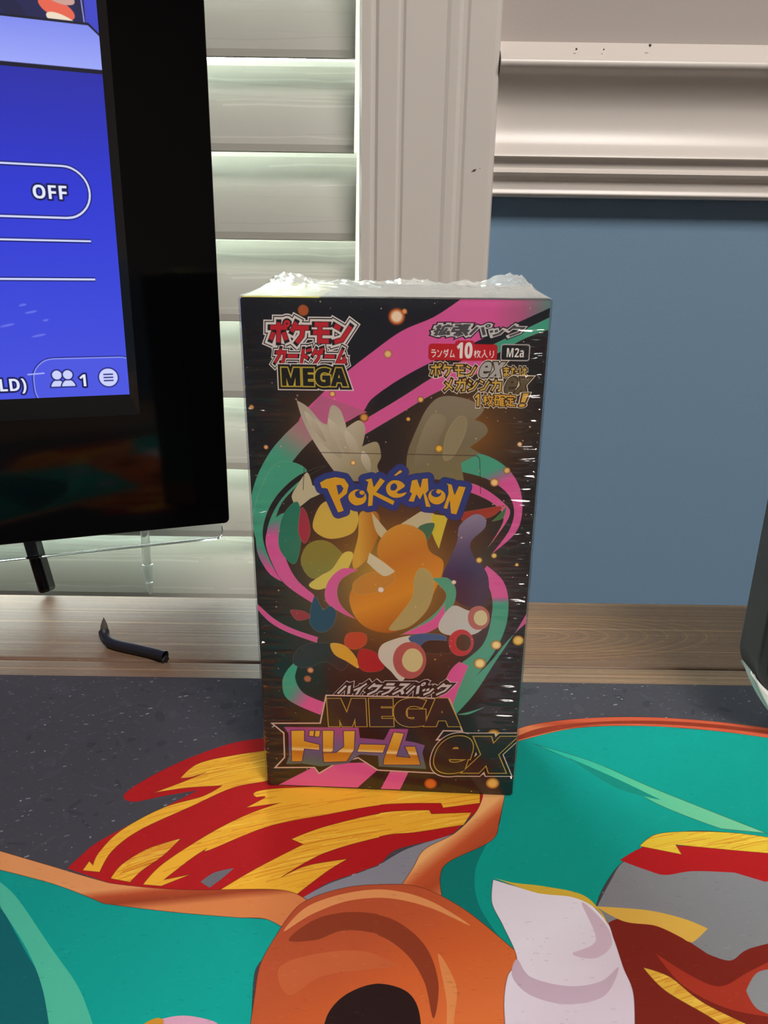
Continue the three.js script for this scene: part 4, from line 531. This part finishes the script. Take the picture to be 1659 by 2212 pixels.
// ---------------------------------------------------------------- television turned a little away
{
  const tv = tag(group('television', [-0.0720, 0.0261, -0.15]), 'glossy black television showing a blue menu, in front of the blind', 'television');
  const u = new THREE.Vector3(0.9345, -0.0147, -0.3555).normalize(), v0 = new THREE.Vector3(0.0002, 0.9992, -0.0408), n = u.clone().cross(v0).normalize(), v = n.clone().cross(u);
  tv.quaternion.setFromRotationMatrix(new THREE.Matrix4().makeBasis(u, v, n)); tv.scale.setScalar(0.9185); tv.updateMatrixWorld(true);
  const TW = 0.565, TH = 0.385, ho = { x0: -0.5275, x1: -0.0385, y0: 0.0575, y1: 0.346 }, sc = { x0: -0.5235, x1: -0.0422, y0: 0.0666, y1: 0.340 }, zs = -0.0028;
  const face = roundRect(-TW, 0, 0, TH, 0.002); face.holes.push(roundRect(ho.x0, ho.x1, ho.y0, ho.y1, 0.0008, THREE.Path));
  mesh('bezel', new THREE.ExtrudeGeometry(face, { depth: 0.012, bevelEnabled: true, bevelSize: 0.0006, bevelThickness: 0.0006, bevelSegments: 2 }).translate(0, 0.0006, -0.0132), M.blackGloss, tv);
  // sloped inner rim from the bezel down to the screen
  const q = (a, b, c, d) => [...a, ...b, ...c, ...a, ...c, ...d], O = [[ho.x0, ho.y0, 0], [ho.x1, ho.y0, 0], [ho.x1, ho.y1, 0], [ho.x0, ho.y1, 0]], I = [[sc.x0, sc.y0, zs], [sc.x1, sc.y0, zs], [sc.x1, sc.y1, zs], [sc.x0, sc.y1, zs]].map((p) => p);
  const rim = new THREE.BufferGeometry(), tri = []; for (let k = 0; k < 4; k++) { const m = (k + 1) % 4; tri.push(...q(O[k], O[m], I[m], I[k])); }
  rim.setAttribute('position', new THREE.Float32BufferAttribute(tri, 3)); rim.computeVertexNormals(); rim.setAttribute('uv', new THREE.Float32BufferAttribute(new Array(48).fill(0), 2)); rim.translate(0, 0, -0.0002);
  mesh('inner_rim', rim, phys({ color: 0x111113, roughness: 0.12, clearcoat: 0.5 }), tv);
  // picture on the screen, drawn at 3.6 px per mm from the lower right corner
  const SW = sc.x1 - sc.x0, SH = sc.y1 - sc.y0, [c, g] = canvas(2048, Math.round(2048 * SH / SW)), k = 2048 / (SW * 1000);
  g.scale(k, k); const X = (x) => (x - sc.x0) * 1000, Y = (y) => (sc.y1 - y) * 1000;
  const bg = g.createLinearGradient(0, Y(0.2), 0, Y(0.067)); [[0, '#2428a0'], [0.35, '#2c36cc'], [0.7, '#3a46d4'], [1, '#4650d8']].forEach((s) => bg.addColorStop(...s)); g.fillStyle = bg; g.fillRect(0, 0, 600, 400);
  g.fillStyle = '#171a4a'; g.fillRect(0, 0, 600, Y(0.21)); for (let i = 0; i < 40; i++) { g.fillStyle = ['#232a72', '#2f3a8e', '#14163c'][i % 3]; g.beginPath(); g.ellipse(300 + rnd() * 180, rnd() * Y(0.215), 4 + rnd() * 14, 2 + rnd() * 5, rnd() * 3, 0, 7); g.fill(); }
  g.fillStyle = '#3a40c0'; g.fillRect(X(-0.0470), 0, 8, Y(0.214)); g.strokeStyle = '#8c92d8'; g.lineWidth = 0.5; g.beginPath(); g.moveTo(X(-0.0495), Y(0.25)); g.lineTo(X(-0.0472), Y(0.212)); g.stroke();
  for (const [x, y, w, h, col] of [[-0.0575, 0.221, 7, 3.2, '#e0604a'], [-0.0555, 0.2165, 6.5, 2.4, '#e8d8c0'], [-0.053, 0.2135, 5, 1.6, '#b02c2c'], [-0.058, 0.2265, 8, 3, '#c89a90']]) { g.fillStyle = col; g.beginPath(); g.ellipse(X(x), Y(y), w, h, 0.35, 0, 7); g.fill(); }
  g.fillStyle = '#0c0d22'; g.beginPath(); g.moveTo(0, Y(0.2185)); g.lineTo(X(-0.0460), Y(0.2172)); g.lineTo(X(-0.0420), Y(0.2135)); g.lineTo(X(-0.04), Y(0.199)); g.lineTo(0, Y(0.199)); g.fill();
  const band = g.createLinearGradient(0, Y(0.217), 0, Y(0.2)); band.addColorStop(0, '#7c88e8'); band.addColorStop(1, '#9aa4f4'); g.fillStyle = band; g.beginPath(); g.moveTo(0, Y(0.2176)); g.lineTo(X(-0.0462), Y(0.2163)); g.lineTo(X(-0.0418), Y(0.2125)); g.lineTo(X(-0.0418), Y(0.2005)); g.lineTo(0, Y(0.2005)); g.fill();
  const outline = (f) => { g.strokeStyle = '#12155e'; g.lineWidth = 1.7; f(); g.stroke(); g.strokeStyle = '#cdd4fa'; g.lineWidth = 0.85; f(); g.stroke(); };
  outline(() => { g.beginPath(); g.roundRect(X(-0.25), Y(0.1632), 198.5, 20.4, 10.2); });
  g.lineJoin = 'round'; const word = (t, x, y, px, al = 'left') => { g.font = 'bold ' + px + 'px sans-serif'; g.textAlign = al; g.strokeStyle = '#10124c'; g.lineWidth = px * 0.2; g.strokeText(t, X(x), Y(y)); g.fillStyle = '#e0e6fc'; g.fillText(t, X(x), Y(y)); };
  word('OFF', -0.0602, 0.1500, 7.6, 'right');
  outline(() => { g.beginPath(); g.moveTo(X(-0.26), Y(0.1336)); g.lineTo(X(-0.0528), Y(0.1336)); }); outline(() => { g.beginPath(); g.moveTo(X(-0.26), Y(0.1177)); g.lineTo(X(-0.0525), Y(0.1177)); });
  g.fillStyle = 'rgba(150,160,245,.4)'; for (const [x, y, w] of [[-0.083, 0.107, 1.6], [-0.080, 0.104, 2.6], [-0.0745, 0.1005, 1.2], [-0.09, 0.0985, 3], [-0.078, 0.094, 3]]) { g.beginPath(); g.ellipse(X(x), Y(y), w, 0.5, -0.2, 0, 7); g.fill(); }
  // status pill with two people, a count and the menu mark
  g.fillStyle = '#4a55dc'; g.strokeStyle = '#141668'; g.lineWidth = 1.2; g.beginPath(); g.roundRect(X(-0.0822), Y(0.0838), 46, 22, 9); g.stroke(); g.fill(); g.strokeStyle = '#8d98f0'; g.lineWidth = 0.5; g.stroke();
  const man = (x) => { g.fillStyle = '#c6cdf8'; g.strokeStyle = '#181a60'; g.lineWidth = 0.5; g.beginPath(); g.moveTo(x - 3.2, Y(0.0712)); g.quadraticCurveTo(x - 2.6, Y(0.0745), x, Y(0.0745)); g.quadraticCurveTo(x + 2.6, Y(0.0745), x + 3.2, Y(0.0712)); g.closePath(); g.fill(); g.stroke(); g.beginPath(); g.arc(x, Y(0.0766), 2.3, 0, 7); g.fill(); g.stroke(); };
  man(X(-0.0725)); man(X(-0.0680)); word('1', -0.0615, 0.0712, 7.4, 'center');
  g.fillStyle = '#c6cdf8'; g.strokeStyle = '#1c1e6a'; g.lineWidth = 0.5; g.beginPath(); g.arc(X(-0.0508), Y(0.0748), 4.3, 0, 7); g.fill(); g.stroke(); g.strokeStyle = '#23256c'; g.lineWidth = 0.55; for (const d of [-1.4, 0, 1.4]) { g.beginPath(); g.moveTo(X(-0.0508) - 2.1, Y(0.0748) + d); g.lineTo(X(-0.0508) + 2.1, Y(0.0748) + d); g.stroke(); }
  word('LD)', -0.0852, 0.0704, 7.4, 'right'); g.strokeStyle = '#aab4f6'; g.lineWidth = 0.6; g.beginPath(); g.moveTo(X(-0.0845), Y(0.0772)); g.lineTo(X(-0.0775), Y(0.0776)); g.stroke();
  const pic = texture(c), sg = new THREE.PlaneGeometry(SW, SH); sg.translate((sc.x0 + sc.x1) / 2, (sc.y0 + sc.y1) / 2, zs - 0.0003);
  mesh('screen', sg, phys({ color: 0x05050a, roughness: 0.35, emissive: 0xffffff, emissiveMap: pic, emissiveIntensity: 1.05 }), tv);
  const glow = new THREE.RectAreaLight(new THREE.Color().setRGB(0.12, 0.14, 0.9), 0.12, SW, SH); glow.position.set((sc.x0 + sc.x1) / 2, (sc.y0 + sc.y1) / 2, zs + 0.001); glow.rotation.y = Math.PI; glow.name = 'screen_light'; tv.add(glow);
  mesh('back_shell', rbox(-TW + 0.012, -0.012, 0.012, TH - 0.012, -0.034, -0.0134, 0.006), M.blackMatt, tv);
  // clear lower lip
  const lip = new THREE.ExtrudeGeometry(roundRect(-TW + 0.003, -0.0028, -0.0082, 0.0008, 0.0028), { depth: 0.0042, bevelEnabled: true, bevelSize: 0.0004, bevelThickness: 0.0004, bevelSegments: 2 }).translate(0, -0.0006, -0.0078);
  mesh('clear_lip', lip, phys({ color: 0xf2fbff, transmission: 1, thickness: 0.004, roughness: 0.02, ior: 1.49 }), tv).userData.label = 'clear acrylic edge';
  // two sloping feet down to the desk
  const foot = (top, ground) => { const a = new THREE.Vector3(...top), b = tv.worldToLocal(new THREE.Vector3(...ground)), d = b.clone().sub(a), L = d.length(), s = rbox(-0.0042, 0.0042, 0, L, -0.003, 0.003, 0.002); s.applyQuaternion(new THREE.Quaternion().setFromUnitVectors(new THREE.Vector3(0, 1, 0), d.normalize())); s.translate(a.x, a.y, a.z); mesh('foot', s, M.blackGloss, tv); };
  foot([-0.0955, 0.014, -0.022], [-0.1505, DESK + 0.0022, -0.1285]); foot([-0.47, 0.014, -0.022], [-0.475, DESK + 0.0022, -0.012]);
}
// ---------------------------------------------------------------- small smart display at the right
{
  const d = tag(group('smart_display', [0.2215, 0, -0.03]), 'dark grey framed display on a white base, beside the mat corner', 'display');
  const body = new THREE.ExtrudeGeometry(roundRect(-0.1, 0.1, 0.0135, 0.15, 0.0135), { depth: 0.0125, bevelEnabled: true, bevelSize: 0.0012, bevelThickness: 0.0012, bevelSegments: 3, curveSegments: 16 }).translate(0, 0, -0.0137);
  mesh('frame', body, std(0x2b2c2e, 0.6), d);
  mesh('screen_glass', new THREE.ExtrudeGeometry(roundRect(-0.098, 0.098, 0.0155, 0.148, 0.0115), { depth: 0.0006, bevelEnabled: false, curveSegments: 12 }).translate(0, 0, 0), M.blackGloss, d);
  // white cradle under the lower edge, flaring down to the mat
  const lip = new THREE.Shape(); lip.moveTo(-0.0855, 0); lip.bezierCurveTo(-0.0915, 0.004, -0.1000, 0.014, -0.1050, 0.0262); lip.bezierCurveTo(-0.1020, 0.0225, -0.0985, 0.0165, -0.0900, 0.0128); lip.bezierCurveTo(-0.0860, 0.0118, -0.07, 0.0116, -0.05, 0.0116);
  lip.lineTo(0.05, 0.0116); lip.bezierCurveTo(0.07, 0.0116, 0.0860, 0.0118, 0.0900, 0.0128); lip.bezierCurveTo(0.0985, 0.0165, 0.1020, 0.0225, 0.1050, 0.0262); lip.bezierCurveTo(0.1000, 0.014, 0.0915, 0.004, 0.0855, 0); lip.lineTo(-0.0855, 0);
  const back = rbox(-0.08, 0.08, 0, 0.013, -0.028, -0.002, 0.003), front = new THREE.ExtrudeGeometry(lip, { depth: 0.005, bevelEnabled: true, bevelSize: 0.0007, bevelThickness: 0.0012, bevelOffset: -0.0007, bevelSegments: 3, curveSegments: 20 }).translate(0, 0, -0.003);
  mesh('base', mergeGeometries([front, back]), std(0xe6e6e2, 0.6), d).userData.label = 'white base';
}
// ---------------------------------------------------------------- offcut of black cable
{
  const r = 0.0021, y = r, o = [-0.0832, DESK, -0.0742];
  const cable = tag(group('cable_offcut', o), 'short bent offcut of black cable lying on the bare wood', 'cable');
  const curve = new THREE.CatmullRomCurve3([[-0.0832, y, -0.0742], [-0.0900, y, -0.0770], [-0.0968, y, -0.0795], [-0.1040, y, -0.0822], [-0.1085, y + 0.0002, -0.0848], [-0.1108, y + 0.0010, -0.0874], [-0.1116, y + 0.0024, -0.0890]].map(([a, b, c]) => new THREE.Vector3(a - o[0], b, c - o[2])));
  const rubber = std(0x1c1c20, 0.45);
  const tube = new THREE.TubeGeometry(curve, 40, r, 14, false), cap = new THREE.CylinderGeometry(r, r * 0.92, 0.0005, 14), t0 = curve.getTangent(0);
  cap.applyQuaternion(new THREE.Quaternion().setFromUnitVectors(new THREE.Vector3(0, 1, 0), t0)); mesh('sheath', mergeGeometries([tube, cap]), rubber, cable);
  const blade = new THREE.LatheGeometry([[0.0019, 0], [0.0020, 0.0012], [0.0016, 0.0032], [0.0009, 0.0050], [0.0001, 0.0066]].map(([a, b]) => new THREE.Vector2(a, b)), 14); blade.scale(0.85, 1, 0.5); blade.rotateZ(-0.05); blade.translate(-0.1114 - o[0], y + 0.0018, -0.0892 - o[2]);
  mesh('cut_tip', blade, std(0x55504a, 0.5), cable).userData.label = 'grey slanted cut end';
}
renderer.render(scene, camera);
